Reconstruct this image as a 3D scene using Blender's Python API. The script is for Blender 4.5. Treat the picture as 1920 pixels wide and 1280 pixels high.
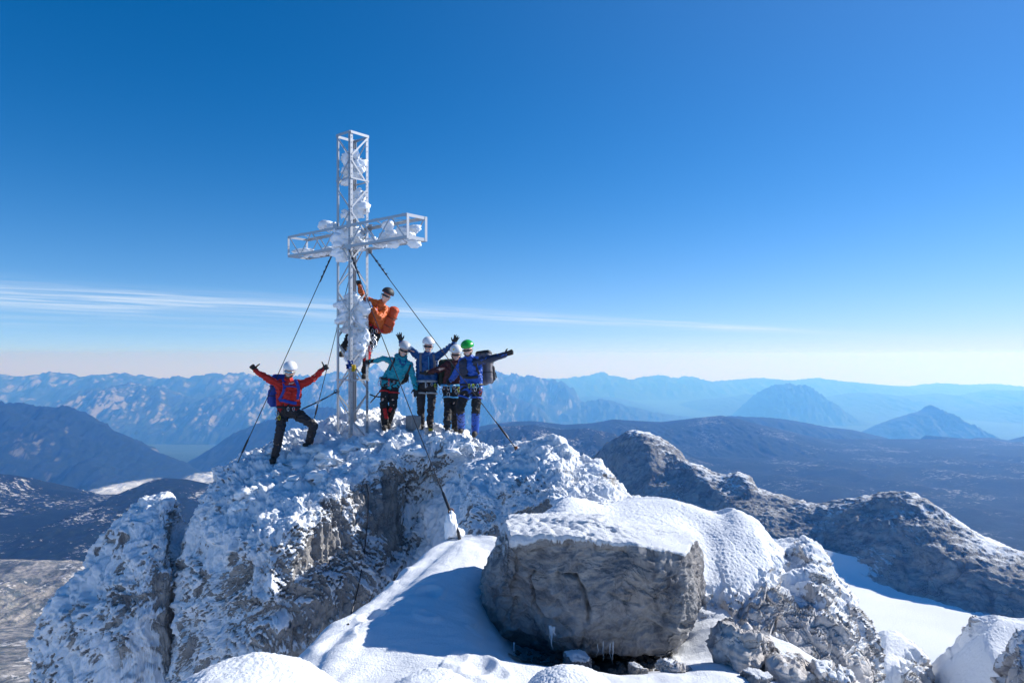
import bpy, bmesh, math, random, time
import numpy as np
from mathutils import Vector, Matrix, Euler
from mathutils.bvhtree import BVHTree
T0 = time.time()
for o in list(bpy.data.objects): bpy.data.objects.remove(o)
SC = bpy.context.scene
COL = SC.collection
# ------------------------------------------------------------------ camera
F, HY = 1300.0, 665.0            # focal length in photo pixels, eye level row of the photo
cd = bpy.data.cameras.new('camera'); cam = bpy.data.objects.new('camera', cd); COL.objects.link(cam)
cd.sensor_width = 36; cd.lens = 36 * F / 1920; cd.shift_y = (HY - 640) / 1920
cd.clip_start = .1; cd.clip_end = 400000
cam.location = (0, 0, 0); cam.rotation_euler = (math.pi / 2, 0, 0)
SC.camera = cam
# ------------------------------------------------------------------ sun, sky, exposure
SUN_AZ, SUN_EL = math.radians(66), math.radians(30)      # azimuth to the right of the view direction
sdir = Vector((math.sin(SUN_AZ) * math.cos(SUN_EL), math.cos(SUN_AZ) * math.cos(SUN_EL), math.sin(SUN_EL)))
sl = bpy.data.lights.new('sun', 'SUN'); sl.energy = 5.0; sl.angle = math.radians(.5); sl.color = (1, .965, .91)
so = bpy.data.objects.new('sun', sl); COL.objects.link(so)
so.rotation_euler = sdir.to_track_quat('Z', 'Y').to_euler(); so.location = (20, 10, 12)
W = bpy.data.worlds.new('World'); SC.world = W; W.use_nodes = True
nt = W.node_tree; nt.nodes.clear(); N = nt.nodes.new; L = nt.links.new
bg = N('ShaderNodeBackground'); out = N('ShaderNodeOutputWorld'); L(bg.outputs[0], out.inputs[0])
tc = N('ShaderNodeTexCoord'); ad = N('ShaderNodeVectorMath'); ad.operation = 'ADD'; ad.inputs[1].default_value = (0, 0, .055)
L(tc.outputs['Generated'], ad.inputs[0])     # the visible horizon lies below eye level from a summit
nm = N('ShaderNodeVectorMath'); nm.operation = 'NORMALIZE'; L(ad.outputs[0], nm.inputs[0])
sky = N('ShaderNodeTexSky'); sky.sky_type = 'NISHITA'; sky.sun_disc = False
sky.sun_elevation = SUN_EL; sky.sun_rotation = SUN_AZ; sky.altitude = 3000; sky.air_density = 1.25; sky.dust_density = 1.0; sky.ozone_density = 4.0
L(nm.outputs[0], sky.inputs['Vector'])
hs = N('ShaderNodeHueSaturation'); hs.inputs['Saturation'].default_value = 2.0; hs.inputs['Value'].default_value = 1.1; hs.inputs['Hue'].default_value = .503
L(sky.outputs[0], hs.inputs['Color'])
# thin cirrus streaks low over the horizon: plane coordinates x/z, y/z of the ray direction
sx = N('ShaderNodeSeparateXYZ'); L(tc.outputs['Generated'], sx.inputs[0])
def mth(op, a, b=None, c=None, clamp=False, tree=None):
    n = (tree or nt).nodes.new('ShaderNodeMath'); n.operation = op; n.use_clamp = clamp
    for i, v in enumerate((a, b, c)):
        if v is None: continue
        if isinstance(v, (int, float)): n.inputs[i].default_value = v
        else: (tree or nt).links.new(v, n.inputs[i])
    return n.outputs[0]
az = mth('ARCTAN2', sx.outputs[0], sx.outputs[1])
el = mth('ARCSINE', sx.outputs[2])
# band centre elevation falls to the right, as a far streak seen in perspective does
cen = mth('SUBTRACT', .0545, mth('ADD', mth('MULTIPLY', az, .045), mth('MULTIPLY', mth('MULTIPLY', az, az), .03)))
off = mth('SUBTRACT', el, cen)
cv = N('ShaderNodeCombineXYZ'); L(mth('MULTIPLY', az, 2.2), cv.inputs[0]); L(mth('MULTIPLY', off, 95), cv.inputs[1])
n1 = N('ShaderNodeTexNoise'); n1.inputs['Scale'].default_value = 2.2; n1.inputs['Detail'].default_value = 9; n1.inputs['Roughness'].default_value = .62; n1.inputs['Distortion'].default_value = .4
L(cv.outputs[0], n1.inputs['Vector'])
hw = mth('MAXIMUM', mth('SUBTRACT', .0085, mth('MULTIPLY', az, .0105)), .0022)
g1_ = mth('POWER', 2.718, mth('MULTIPLY', mth('POWER', mth('ABSOLUTE', mth('DIVIDE', off, hw)), 2), -1))
lowb = mth('MULTIPLY', mth('MULTIPLY', mth('MULTIPLY', mth('SUBTRACT', .012, off), 60, clamp=True), mth('MULTIPLY', mth('ADD', off, .055), 30, clamp=True)), mth('MULTIPLY', mth('SUBTRACT', .1, az), 1.3, clamp=True))
azf = mth('SUBTRACT', 1, mth('DIVIDE', mth('SUBTRACT', az, .33), .26), clamp=True)
nn1 = mth('MULTIPLY', mth('SUBTRACT', n1.outputs[0], .34), 3.0, clamp=True); n2_ = mth('POWER', mth('MULTIPLY', mth('SUBTRACT', n1.outputs[0], .40), 3.4, clamp=True), 1.5)
cl = mth('ADD', mth('MULTIPLY', mth('MULTIPLY', g1_, azf), nn1), mth('MULTIPLY', mth('MULTIPLY', lowb, n2_), .5), clamp=True)
vl = N('ShaderNodeMixRGB'); vl.inputs[2].default_value = (6.2, 7.1, 9.4, 1); L(hs.outputs[0], vl.inputs[1])   # pale air low over the horizon
dt = N('ShaderNodeVectorMath'); dt.operation = 'DOT_PRODUCT'; L(tc.outputs['Generated'], dt.inputs[0]); dt.inputs[1].default_value = sdir
dp = mth('MAXIMUM', dt.outputs['Value'], 0); low = mth('POWER', 2.718, mth('MULTIPLY', mth('MAXIMUM', mth('ADD', el, .01), 0), -12.5))
L(mth('ADD', mth('MULTIPLY', low, mth('ADD', .70, mth('MULTIPLY', dp, .36))), mth('MULTIPLY', mth('POWER', dp, 3), mth('ADD', .13, mth('MULTIPLY', low, .42))), clamp=True), vl.inputs[0])
mx = N('ShaderNodeMixRGB'); L(mth('MULTIPLY', cl, .66), mx.inputs[0]); L(vl.outputs[0], mx.inputs[1]); mx.inputs[2].default_value = (6.4, 7.4, 8.6, 1)
L(mx.outputs[0], bg.inputs[0]); bg.inputs[1].default_value = .093
SC.view_settings.view_transform = 'Standard'; SC.view_settings.look = 'None'
SC.view_settings.exposure = .38; SC.view_settings.gamma = 1; SC.view_settings.use_curve_mapping = False
SC.cycles.volume_bounces = 4; SC.cycles.max_bounces = 6; SC.cycles.diffuse_bounces = 3; SC.cycles.transparent_max_bounces = 6
# ------------------------------------------------------------------ helpers
def at(px, py, Y):                    # photo pixel at distance Y -> world point
    return np.array([(px - 960) / F * Y, Y, (HY - py) / F * Y])
def tag(o, label=None, cat=None, group=None, kind=None):
    for k, v in (('label', label), ('category', cat), ('group', group), ('kind', kind)):
        if v: o[k] = v
    return o
def empty(name, loc=(0, 0, 0), label=None, cat=None, group=None):
    o = bpy.data.objects.new(name, None); COL.objects.link(o); o.location = loc; o.empty_display_size = .1
    return tag(o, label, cat, group)
def link(name, me, mat=None, parent=None, smooth=True, kind=None):
    o = bpy.data.objects.new(name, me); COL.objects.link(o)
    if mat and not me.materials:
        for m in (mat if isinstance(mat, (list, tuple)) else [mat]): me.materials.append(m)
    if smooth and len(me.polygons): me.polygons.foreach_set('use_smooth', np.ones(len(me.polygons), bool))
    if parent:
        o.parent = parent
        o.matrix_parent_inverse = Matrix.Translation(-parent.location) if parent.type == 'EMPTY' else Matrix()
    if kind: o['kind'] = kind
    return o
def np_mesh(name, V, Q, attrs=None):
    me = bpy.data.meshes.new(name); V = np.ascontiguousarray(V, np.float32); Q = np.ascontiguousarray(Q, np.int32)
    me.vertices.add(len(V)); me.vertices.foreach_set('co', V.ravel())
    k = Q.shape[1]
    me.loops.add(Q.size); me.loops.foreach_set('vertex_index', Q.ravel())
    me.polygons.add(len(Q)); me.polygons.foreach_set('loop_start', np.arange(0, Q.size, k, dtype=np.int32))
    me.update(calc_edges=True)
    for a, v in (attrs or {}).items():
        at_ = me.attributes.new(a, 'FLOAT', 'POINT'); at_.data.foreach_set('value', np.ascontiguousarray(v, np.float32).ravel())
    return me
def grid_quads(nr, nc):
    i = np.arange((nr - 1) * (nc - 1)); r, c = i // (nc - 1), i % (nc - 1); a = r * nc + c
    return np.stack([a, a + nc, a + nc + 1, a + 1], 1)
# numpy gradient noise -------------------------------------------------
def _h(ix, iy, iz, s):
    n = (ix * 374761393 + iy * 668265263 + iz * 2147483647 + s * 1274126177) & 0xffffffff
    n = ((n ^ (n >> 13)) * 1274126177) & 0xffffffff
    n = ((n ^ (n >> 15)) * 2246822519) & 0xffffffff
    return (n ^ (n >> 16)) & 0xffffffff
_G = np.array([[1,1,0],[-1,1,0],[1,-1,0],[-1,-1,0],[1,0,1],[-1,0,1],[1,0,-1],[-1,0,-1],[0,1,1],[0,-1,1],[0,1,-1],[0,-1,-1],[1,1,0],[0,-1,1],[-1,1,0],[0,-1,-1]], float)
def noise(P, s=0):
    P = np.asarray(P, float); i = np.floor(P).astype(np.int64); f = P - i; u = f * f * f * (f * (f * 6 - 15) + 10)
    r = 0
    for dx in (0, 1):
        wx = u[:, 0] if dx else 1 - u[:, 0]
        for dy in (0, 1):
            wy = u[:, 1] if dy else 1 - u[:, 1]
            for dz in (0, 1):
                wz = u[:, 2] if dz else 1 - u[:, 2]
                g = _G[_h(i[:, 0] + dx, i[:, 1] + dy, i[:, 2] + dz, s) & 15]
                r = r + wx * wy * wz * ((f[:, 0] - dx) * g[:, 0] + (f[:, 1] - dy) * g[:, 1] + (f[:, 2] - dz) * g[:, 2])
    return r
def fbm(P, s=0, o=4, g=.5, mode=''):
    r = 0; a = 1; t = 0; P = np.asarray(P, float)
    for k in range(o):
        n = noise(P * 2.03 ** k + 17.3 * k, s + k)
        if mode == 'ridge': n = 1 - 2.2 * np.abs(n)
        elif mode == 'billow': n = 2.2 * np.abs(n) - .5
        r = r + a * n; t += a; a *= g
    return r / t
def cells(P, s=0):                     # nearest and second nearest cell distance, and the cell's random value
    P = np.asarray(P, float); i = np.floor(P).astype(np.int64); f = P - i
    d1 = np.full(len(P), 9.); d2 = np.full(len(P), 9.); idv = np.zeros(len(P))
    for dx in (-1, 0, 1):
        for dy in (-1, 0, 1):
            for dz in (-1, 0, 1):
                h = _h(i[:, 0] + dx, i[:, 1] + dy, i[:, 2] + dz, s)
                q = np.stack([dx + (h & 1023) / 1023., dy + ((h >> 10) & 1023) / 1023., dz + ((h >> 20) & 1023) / 1023.], 1)
                d = ((f - q) ** 2).sum(1) ** .5
                m = d < d1
                d2 = np.where(m, d1, np.minimum(d2, d)); idv = np.where(m, (_h(h, h >> 7, h >> 3, 5) & 1023) / 1023., idv); d1 = np.where(m, d, d1)
    return d1, d2, idv
def sstep(a, b, x):
    t = np.clip((x - a) / (b - a), 0, 1); return t * t * (3 - 2 * t)
def cr(G, n, axis):                    # Catmull-Rom resampling of a control grid along one axis
    G = np.moveaxis(G, axis, 0); m = len(G)
    t = np.linspace(0, m - 1, n); i = np.minimum(t.astype(int), m - 2); f = (t - i)[:, None, None]
    g = lambda k: G[np.clip(i + k, 0, m - 1)]
    p0, p1, p2, p3 = g(-1), g(0), g(1), g(2)
    p0 = np.where((i == 0)[:, None, None], 2 * p1 - p2, p0); p3 = np.where((i == m - 2)[:, None, None], 2 * p2 - p1, p3)
    r = .5 * (2 * p1 + (p2 - p0) * f + (2 * p0 - 5 * p1 + 4 * p2 - p3) * f ** 2 + (3 * p1 - p0 - 3 * p2 + p3) * f ** 3)
    return np.moveaxis(r, 0, axis)
def gnorm(P):
    dr = np.gradient(P, axis=0); dc = np.gradient(P, axis=1)
    n = np.cross(dr, dc); return n / np.maximum(np.linalg.norm(n, axis=2, keepdims=True), 1e-9)
def box_mesh(name, sx, sy, sz, bev=0, loc=(0, 0, 0)):
    bm = bmesh.new(); bmesh.ops.create_cube(bm, size=1)
    for v in bm.verts: v.co = Vector((v.co.x * sx + loc[0], v.co.y * sy + loc[1], v.co.z * sz + loc[2]))
    if bev: bmesh.ops.bevel(bm, geom=bm.edges[:], offset=bev, segments=2, affect='EDGES', profile=.6)
    me = bpy.data.meshes.new(name); bm.to_mesh(me); bm.free(); return me
def tube(pts, r, n=8, caps=True, flat=None):      # V, F of a tube through points; r a number or list; flat scales one side
    pts = [Vector(p) for p in pts]; V = []; Fc = []; m = len(pts)
    rr = r if isinstance(r, (list, tuple)) else [r] * m
    up = None
    for i, p in enumerate(pts):
        d = (pts[min(i + 1, m - 1)] - pts[max(i - 1, 0)]).normalized()
        if up is None:
            up = Vector((0, 0, 1)) if abs(d.z) < .9 else Vector((1, 0, 0))
        a = d.cross(up).normalized(); up = a.cross(d).normalized()
        for k in range(n):
            t = 2 * math.pi * k / n
            V.append(p + a * math.cos(t) * rr[i] + up * math.sin(t) * rr[i] * (flat or 1))
    for i in range(m - 1):
        for k in range(n):
            a = i * n + k; b = i * n + (k + 1) % n; Fc.append((a, b, b + n, a + n))
    if caps: Fc.append(tuple(range(n))[::-1]); Fc.append(tuple(range((m - 1) * n, m * n)))
    return V, Fc
def poly_obj(name, parts, mat, parent=None, smooth=True, kind=None):
    V = []; Fc = []
    for v, f in parts:
        k = len(V); V += [tuple(x) for x in v]; Fc += [tuple(i + k for i in q) for q in f]
    me = bpy.data.meshes.new(name); me.from_pydata(V, [], Fc); me.update()
    return link(name, me, mat, parent, smooth, kind)
# ------------------------------------------------------------------ materials
def new_mat(name):
    m = bpy.data.materials.new(name); m.use_nodes = True
    b = m.node_tree.nodes['Principled BSDF']; return m, m.node_tree, b
def simple(name, col, rough=.7, metal=0, bump=0, bscale=60, var=0, spec=.5):
    m, t, b = new_mat(name); b.inputs['Roughness'].default_value = rough; b.inputs['Metallic'].default_value = metal
    b.inputs['Specular IOR Level'].default_value = spec
    c = t.nodes.new('ShaderNodeTexCoord'); n = t.nodes.new('ShaderNodeTexNoise'); n.inputs['Scale'].default_value = bscale; n.inputs['Detail'].default_value = 4
    t.links.new(c.outputs['Object'], n.inputs['Vector'])
    mr = t.nodes.new('ShaderNodeMixRGB'); mr.inputs[1].default_value = (*[x * (1 - var) for x in col], 1); mr.inputs[2].default_value = (*[min(1, x * (1 + var)) for x in col], 1)
    t.links.new(n.outputs[0], mr.inputs[0]); t.links.new(mr.outputs[0], b.inputs['Base Color'])
    if bump:
        bp = t.nodes.new('ShaderNodeBump'); bp.inputs['Distance'].default_value = bump; bp.inputs['Strength'].default_value = .8
        t.links.new(n.outputs[0], bp.inputs['Height']); t.links.new(bp.outputs[0], b.inputs['Normal'])
    return m
def tnoise(t, vec, scale, det=5, rough=.55, dist=0, stretch=None):
    if stretch:
        mp = t.nodes.new('ShaderNodeMapping'); mp.inputs['Scale'].default_value = stretch[:3]
        if len(stretch) > 3: mp.inputs['Rotation'].default_value = stretch[3:]
        t.links.new(vec, mp.inputs[0]); vec = mp.outputs[0]
    n = t.nodes.new('ShaderNodeTexNoise'); n.inputs['Scale'].default_value = scale; n.inputs['Detail'].default_value = det
    n.inputs['Roughness'].default_value = rough; n.inputs['Distortion'].default_value = dist
    t.links.new(vec, n.inputs['Vector']); return n.outputs[0]
def tramp(t, fac, stops):
    r = t.nodes.new('ShaderNodeValToRGB'); e = r.color_ramp.elements
    while len(e) < len(stops): e.new(.5)
    for i, (p, c) in enumerate(stops):
        e[i].position = p; e[i].color = (*c, 1) if len(c) == 3 else c
    t.links.new(fac, r.inputs[0]); return r.outputs[0]
def tmix(t, fac, a, b, mode='MIX'):
    n = t.nodes.new('ShaderNodeMixRGB'); n.blend_type = mode
    for i, v in enumerate((fac, a, b)):
        if isinstance(v, (int, float)): n.inputs[i].default_value = v
        elif isinstance(v, tuple): n.inputs[i].default_value = (*v, 1)
        else: t.links.new(v, n.inputs[i])
    return n.outputs[0]
SNOWC = (.86, .89, .93)
def rock_snow(name, s=1.0, dark=(.085, .083, .085), light=(.36, .33, .30), tan=(.33, .26, .20), tanamt=.35, rime=.5, edge=.16, streak=(1, 1, .35), crack=.8, bumpd=.05):
    """limestone with snow where the 'snow' attribute is high; rime gives frost flecks on the rock"""
    m, t, b = new_mat(name); g = t.nodes.new('ShaderNodeNewGeometry').outputs['Position']
    at_ = t.nodes.new('ShaderNodeAttribute'); at_.attribute_name = 'snow'
    big = tnoise(t, g, 1.1 * s, 6, .6, .6); med = tnoise(t, g, 5 * s, 8, .68, .5, streak); fine = tnoise(t, g, 24 * s, 8, .8)
    v = mth('ADD', mth('MULTIPLY', med, .65), mth('MULTIPLY', fine, .35), tree=t)
    rc = tramp(t, v, [(.39, dark), (.49, tuple(.5 * (a + c) for a, c in zip(dark, light))), (.585, light)])
    rc = tmix(t, mth('MULTIPLY', mth('SUBTRACT', big, .52, tree=t), 5 * tanamt, clamp=True, tree=t), rc, tan)
    rc = tmix(t, 1., rc, tramp(t, tnoise(t, g, 2.6 * s, 5, .65, 1.2), [(.36, (.45, .46, .5)), (.48, (.85, .85, .86)), (.62, (1.25, 1.22, 1.2))]), 'MULTIPLY')
    # cracks
    vo = t.nodes.new('ShaderNodeTexVoronoi'); vo.feature = 'DISTANCE_TO_EDGE'; vo.inputs['Scale'].default_value = 2.3 * s
    wr = t.nodes.new('ShaderNodeVectorMath'); wr.operation = 'MULTIPLY_ADD'; nn = t.nodes.new('ShaderNodeTexNoise'); nn.inputs['Scale'].default_value = 2.5 * s; nn.inputs['Detail'].default_value = 5
    t.links.new(g, nn.inputs['Vector']); t.links.new(nn.outputs['Color'], wr.inputs[0]); wr.inputs[1].default_value = (.7 / s,) * 3; t.links.new(g, wr.inputs[2]); t.links.new(wr.outputs[0], vo.inputs['Vector'])
    ck = mth('MULTIPLY', mth('SUBTRACT', 1, mth('DIVIDE', vo.outputs['Distance'], .035, tree=t), clamp=True, tree=t), mth('MULTIPLY', mth('SUBTRACT', big, .4, tree=t), 5, clamp=True, tree=t), tree=t)
    # snow and rime
    cs = tnoise(t, g, 9 * s, 7, .7, .3); cf = tnoise(t, g, 42 * s, 5, .75, .2, (1, 1, .55))
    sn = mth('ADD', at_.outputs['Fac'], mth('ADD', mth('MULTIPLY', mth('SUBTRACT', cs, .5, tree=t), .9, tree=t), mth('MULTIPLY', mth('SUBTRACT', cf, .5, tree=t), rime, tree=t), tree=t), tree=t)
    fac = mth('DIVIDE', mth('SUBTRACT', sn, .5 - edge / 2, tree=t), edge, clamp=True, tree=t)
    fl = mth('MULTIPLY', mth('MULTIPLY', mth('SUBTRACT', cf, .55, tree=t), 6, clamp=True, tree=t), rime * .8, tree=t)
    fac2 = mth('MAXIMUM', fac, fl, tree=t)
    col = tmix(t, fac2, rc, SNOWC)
    t.links.new(col, b.inputs['Base Color']); b.inputs['Roughness'].default_value = .85; b.inputs['Specular IOR Level'].default_value = .25
    hr = mth('SUBTRACT', mth('ADD', mth('MULTIPLY', med, .9, tree=t), mth('MULTIPLY', fine, .3, tree=t), tree=t), mth('MULTIPLY', ck, crack, tree=t), tree=t)
    sg = tnoise(t, g, 55 * s, 5, .7)
    hsn = mth('ADD', 1.1, mth('MULTIPLY', sg, .35, tree=t), tree=t)
    hm = t.nodes.new('ShaderNodeMix'); hm.data_type = 'FLOAT'; t.links.new(fac2, hm.inputs[0]); t.links.new(hr, hm.inputs[2]); t.links.new(hsn, hm.inputs[3])
    bp = t.nodes.new('ShaderNodeBump'); bp.inputs['Distance'].default_value = bumpd / s; bp.inputs['Strength'].default_value = .85
    t.links.new(hm.outputs[0], bp.inputs['Height']); t.links.new(bp.outputs[0], b.inputs['Normal'])
    return m
def land(name, s, base, base2, spot, thr, spot_s=1., stretch=(1, 1, 1), rough=.6, slope_rock=None, bands=None, bump=0, rock2=None):
    """far land: two-tone cover with pale limestone or snow spots; s = metres of the larger pattern"""
    m, t, b = new_mat(name); gn = t.nodes.new('ShaderNodeNewGeometry'); g = gn.outputs['Position']
    a = tnoise(t, g, 1 / s, 7, .62, .4); f = tnoise(t, g, 9 / s, 5, .65)
    c = tmix(t, mth('MULTIPLY', mth('SUBTRACT', mth('ADD', mth('MULTIPLY', a, .6, tree=t), mth('MULTIPLY', f, .4, tree=t), tree=t), .38, tree=t), 4, clamp=True, tree=t), base, base2)
    gr = tnoise(t, g, 1 / 48, 5, .75); c = tmix(t, mth('MULTIPLY', mth('SUBTRACT', gr, .44, tree=t), 5, clamp=True, tree=t), tmix(t, 1., c, (.22, .28, .32), 'MULTIPLY'), c)
    if slope_rock:
        sp = t.nodes.new('ShaderNodeSeparateXYZ'); t.links.new(gn.outputs['True Normal'], sp.inputs[0])
        k = mth('MULTIPLY', mth('SUBTRACT', mth('ADD', slope_rock[0], mth('MULTIPLY', mth('SUBTRACT', a, .5, tree=t), .9, tree=t), tree=t), sp.outputs[2], tree=t), 7, clamp=True, tree=t)
        c = tmix(t, k, c, slope_rock[1])
    q = tnoise(t, g, spot_s * 6 / s, 7, rough, .3, stretch); q2 = tnoise(t, g, .8 / s, 3, .5)
    k = mth('MULTIPLY', mth('SUBTRACT', mth('ADD', q, mth('MULTIPLY', mth('SUBTRACT', q2, .5, tree=t), .55, tree=t), tree=t), thr, tree=t), 14, clamp=True, tree=t)
    c = tmix(t, k, c, spot)
    t.links.new(c, b.inputs['Base Color']); b.inputs['Roughness'].default_value = .95; b.inputs['Specular IOR Level'].default_value = .1
    if bump:
        bp = t.nodes.new('ShaderNodeBump'); bp.inputs['Distance'].default_value = bump; t.links.new(f, bp.inputs['Height']); t.links.new(bp.outputs[0], b.inputs['Normal'])
    return m
M = {}
M['cliff'] = rock_snow('snowy_limestone', 1.0, dark=(.06, .06, .065), light=(.32, .31, .30), rime=.58, tanamt=.14)
M['boulder'] = rock_snow('boulder_limestone', 1.3, dark=(.035, .035, .04), light=(.365, .365, .37), tan=(.27, .165, .085), tanamt=.3, rime=.10, streak=(.9, 1, 1.2), crack=.3, bumpd=.12)
M['craggy'] = rock_snow('craggy_limestone', 1.2, dark=(.12, .117, .117), light=(.60, .58, .565), tan=(.44, .36, .29), tanamt=.2, rime=.1, streak=(1.3, 1, .45), edge=.1)
M['snow'] = rock_snow('fresh_snow', 1.0, rime=.1)
M['aluminium'] = simple('brushed_aluminium', (.42, .43, .45), .36, .42, .0004, 90, .12)
M['steel'] = simple('dark_steel_cable', (.06, .06, .065), .4, .8, .001, 200, .2)
M['rust'] = simple('rusty_steel', (.22, .09, .04), .8, .3, .001, 200, .3)
M['ice'] = simple('rime_ice', (.9, .93, .96), .55, 0, .012, 22, .03, .3)
M['concrete'] = simple('weathered_concrete', (.27, .26, .25), .9, 0, .006, 25, .3)
# ------------------------------------------------------------------ far land
M['forest'] = land('plateau_forest', 420, (.004, .012, .012), (.012, .023, .020), (.24, .25, .26), .595, 1.3, (1, 1.8, 1), .8)
M['karst'] = land('dark_karst', 300, (.006, .012, .010), (.018, .024, .018), (.40, .40, .42), .59, 1.4, (1, 1.6, 1), .7)
M['pale_karst'] = land('pale_karst', 160, (.25, .225, .205), (.46, .425, .395), (.62, .60, .60), .60, 1.2, (1, 1, 1), .7, bump=6)
M['far'] = land('far_mountain', 1900, (.030, .046, .045), (.075, .085, .08), (.40, .39, .38), .72, 1.6, (1, 1, .6), .65, (.52, (.20, .195, .19)))
M['wood_slope'] = land('wooded_slope', 900, (.008, .016, .014), (.020, .028, .022), (.26, .25, .24), .76, 2.0, (1, 1, .5), .6, (.36, (.10, .10, .095)))
M['valley'] = land('valley_fields', 1500, (.05, .085, .04), (.13, .19, .085), (.035, .06, .035), .56, 2.5, (1, 1, 1), .6)
# land under the ridges: one sheet out to the horizon
TY = np.array([600, 1500, 3000, 4500, 7000, 10000, 14000, 20000, 30000, 60000.])
TL = np.array([-420, -640, -1000, -1420, -1860, -2000, -2030, -2500, -2700, -2750.])
TR = np.array([-520, -900, -1000, -1060, -1125, -1330, -1850, -2500, -2700, -2750.])
def zland(x, y):
    px = 960 + F * x / y; w = sstep(480, 860, px); lx = np.log(y)
    return np.interp(lx, np.log(TY), TL) * (1 - w) + np.interp(lx, np.log(TY), TR) * w
def land_sheet():
    nr, nc = 320, 340
    y = np.exp(np.linspace(math.log(600), math.log(60000), nr))[:, None] * np.ones((1, nc))
    x = (np.linspace(-1500, 3400, nc)[None, :] - 960) / F * y
    z = zland(x, y); P = np.stack([x, y, z], 2).reshape(-1, 3)
    yy = P[:, 1]; amp = np.clip(yy / 6000, .25, 1) * np.where(yy < 12500, 1, np.clip(1 - (yy - 12500) / 3000, .06, 1))
    d = fbm(P * [1/1500, 1/1500, 0] , 3, 6, .5, 'ridge') * 95 * amp + fbm(P * [1/300, 1/300, 0], 9, 4, .6, 'ridge') * 52 * np.clip(amp, .2, 1)
    px_ = 960 + F * P[:, 0] / yy; P[:, 2] += (d - 30) * (1 - .85 * sstep(850, 600, px_) * sstep(4800, 6200, yy))
    Q = grid_quads(nr, nc); me = np_mesh('valley_land', P, Q)
    yc = P[Q[:, 0], 1]; xc = P[Q[:, 0], 0]; mi = np.where((yc > 12800) | ((yc > 6500) & (960 + F * xc / yc < 640)), 1, np.where((yc < 2700) & (960 + F * xc / yc < 700), 2, 0)).astype(np.int32)
    me.materials.append(M['forest']); me.materials.append(M['valley']); me.materials.append(M['pale_karst']); me.polygons.foreach_set('material_index', mi)
    link('valley_land', me, None, kind='structure')
land_sheet()
def ridge(name, pts, Y, front, zb, mat, seed, rough=.28, back=None, nx=None, ny=70, jag=1., gully=6., slant=0, kind='structure'):
    """a mountain ridge: crest through photo points at distance Y, falling to zb over `front` metres towards us"""
    pts = np.array(pts, float); px0, px1 = pts[0, 0], pts[-1, 0]
    nx = nx or int(np.clip((px1 - px0) * .55, 110, 560)); back = back or front * .8
    px = np.linspace(px0, px1, nx); cz = (HY - np.interp(px, pts[:, 0], pts[:, 1])) / F * Y
    # slight rounding of the interpolated crest
    k = np.array([1, 2, 1.]) / 4; cz = np.convolve(np.pad(cz, 1, 'edge'), k, 'valid')
    u = np.concatenate([np.linspace(-1, 0, int(ny * .75)), np.linspace(0, 1, ny - int(ny * .75))[1:]])
    X = (px - 960) / F * Y
    U, XX = np.meshgrid(u, X, indexing='ij'); CZ = np.broadcast_to(cz, U.shape)
    YY = Y + np.where(U < 0, U * front, U * back) + slant * (XX - X.mean())
    CZ = np.maximum(CZ, zb + 5); H = CZ - zb
    au = np.abs(U)
    P = np.stack([XX, YY, np.zeros_like(XX)], 2).reshape(-1, 3)
    h = H.mean(); s = 1 / max(h * 1.3, 60)
    wx = fbm(P * s * .6, seed + 40, 3).reshape(U.shape) * h * .5
    Pg = np.stack([(XX + wx) * s * 1.5, YY * s * .45, U * 0], 2).reshape(-1, 3)
    g1 = fbm(Pg, seed, 5, .55, 'ridge').reshape(U.shape)
    prof = 1 - au ** (1.02 + .22 * g1)
    g2 = fbm(P * s * gully / 2, seed + 7, 4, .55, 'ridge').reshape(U.shape)
    body = np.sin(np.clip(au, 0, 1) * math.pi) ** .8
    Z = zb + H * np.clip(prof, 0, 1) + H * body * rough * (g1 - .35) + H * body * rough * .35 * g2
    jg = fbm(np.stack([XX * s * 5, YY * s * 2, XX * 0], 2).reshape(-1, 3), seed + 3, 4, .6, 'ridge').reshape(U.shape) - .4
    Z += H * .075 * jag * jg * (1 - au)
    Z -= np.clip(U, 0, 1) * back * .26
    ef = sstep(0, .05, (XX - X[0]) / (X[-1] - X[0])) * sstep(0, .05, (X[-1] - XX) / (X[-1] - X[0]))
    Z = zb - 60 + (Z - zb + 60) * (.25 + .75 * ef)
    V = np.stack([XX, YY, Z], 2)
    o = link(name, np_mesh(name, V.reshape(-1, 3), grid_quads(*U.shape)), mat, kind=kind)
    return o
M['far_blue'] = land('hazy_mountain', 2600, (.04, .06, .065), (.075, .09, .09), (.20, .22, .22), .74, 1.6, (1, 1, .6), .6)
FB = M['far_blue']
W_, FA, KA, FO = M['wood_slope'], M['far'], M['karst'], M['forest']
ridge('mountain_range', [(-400,712),(-100,709),(0,706),(25,707),(45,713),(85,702),(105,702),(125,704),(155,713),(180,707),(215,705),(260,706),(310,713),(345,711),(375,708),(400,704),(430,707),(450,702),(480,706),(560,708),(620,703),(690,702),(700,693),(709,689),(716,697),(722,703),(770,702),(830,705),(900,704),(930,702),(965,706),(1000,711),(1060,716),(1120,730)], 30000, 6500, -2700, FA, 11, rough=.42, jag=2.2, ny=56)
ridge('mountain_range', [(60,800),(110,775),(160,750),(190,735),(215,727),(250,722),(300,728),(345,745),(380,752),(420,742),(460,733),(500,724),(560,728),(610,720),(660,716),(720,726),(800,728),(870,722),(930,735),(1000,760),(1060,785)], 23000, 4600, -2600, FA, 23, rough=.42, jag=1.8, ny=64)
ridge('mountain', [(-500,800),(-250,775),(-100,772),(0,763),(30,758),(50,757),(70,762),(95,766),(120,762),(145,770),(165,788),(210,806),(250,826),(290,846),(330,863),(370,882),(400,897),(430,915)], 10000, 2600, -1960, W_, 31, rough=.34, ny=90)
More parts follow.
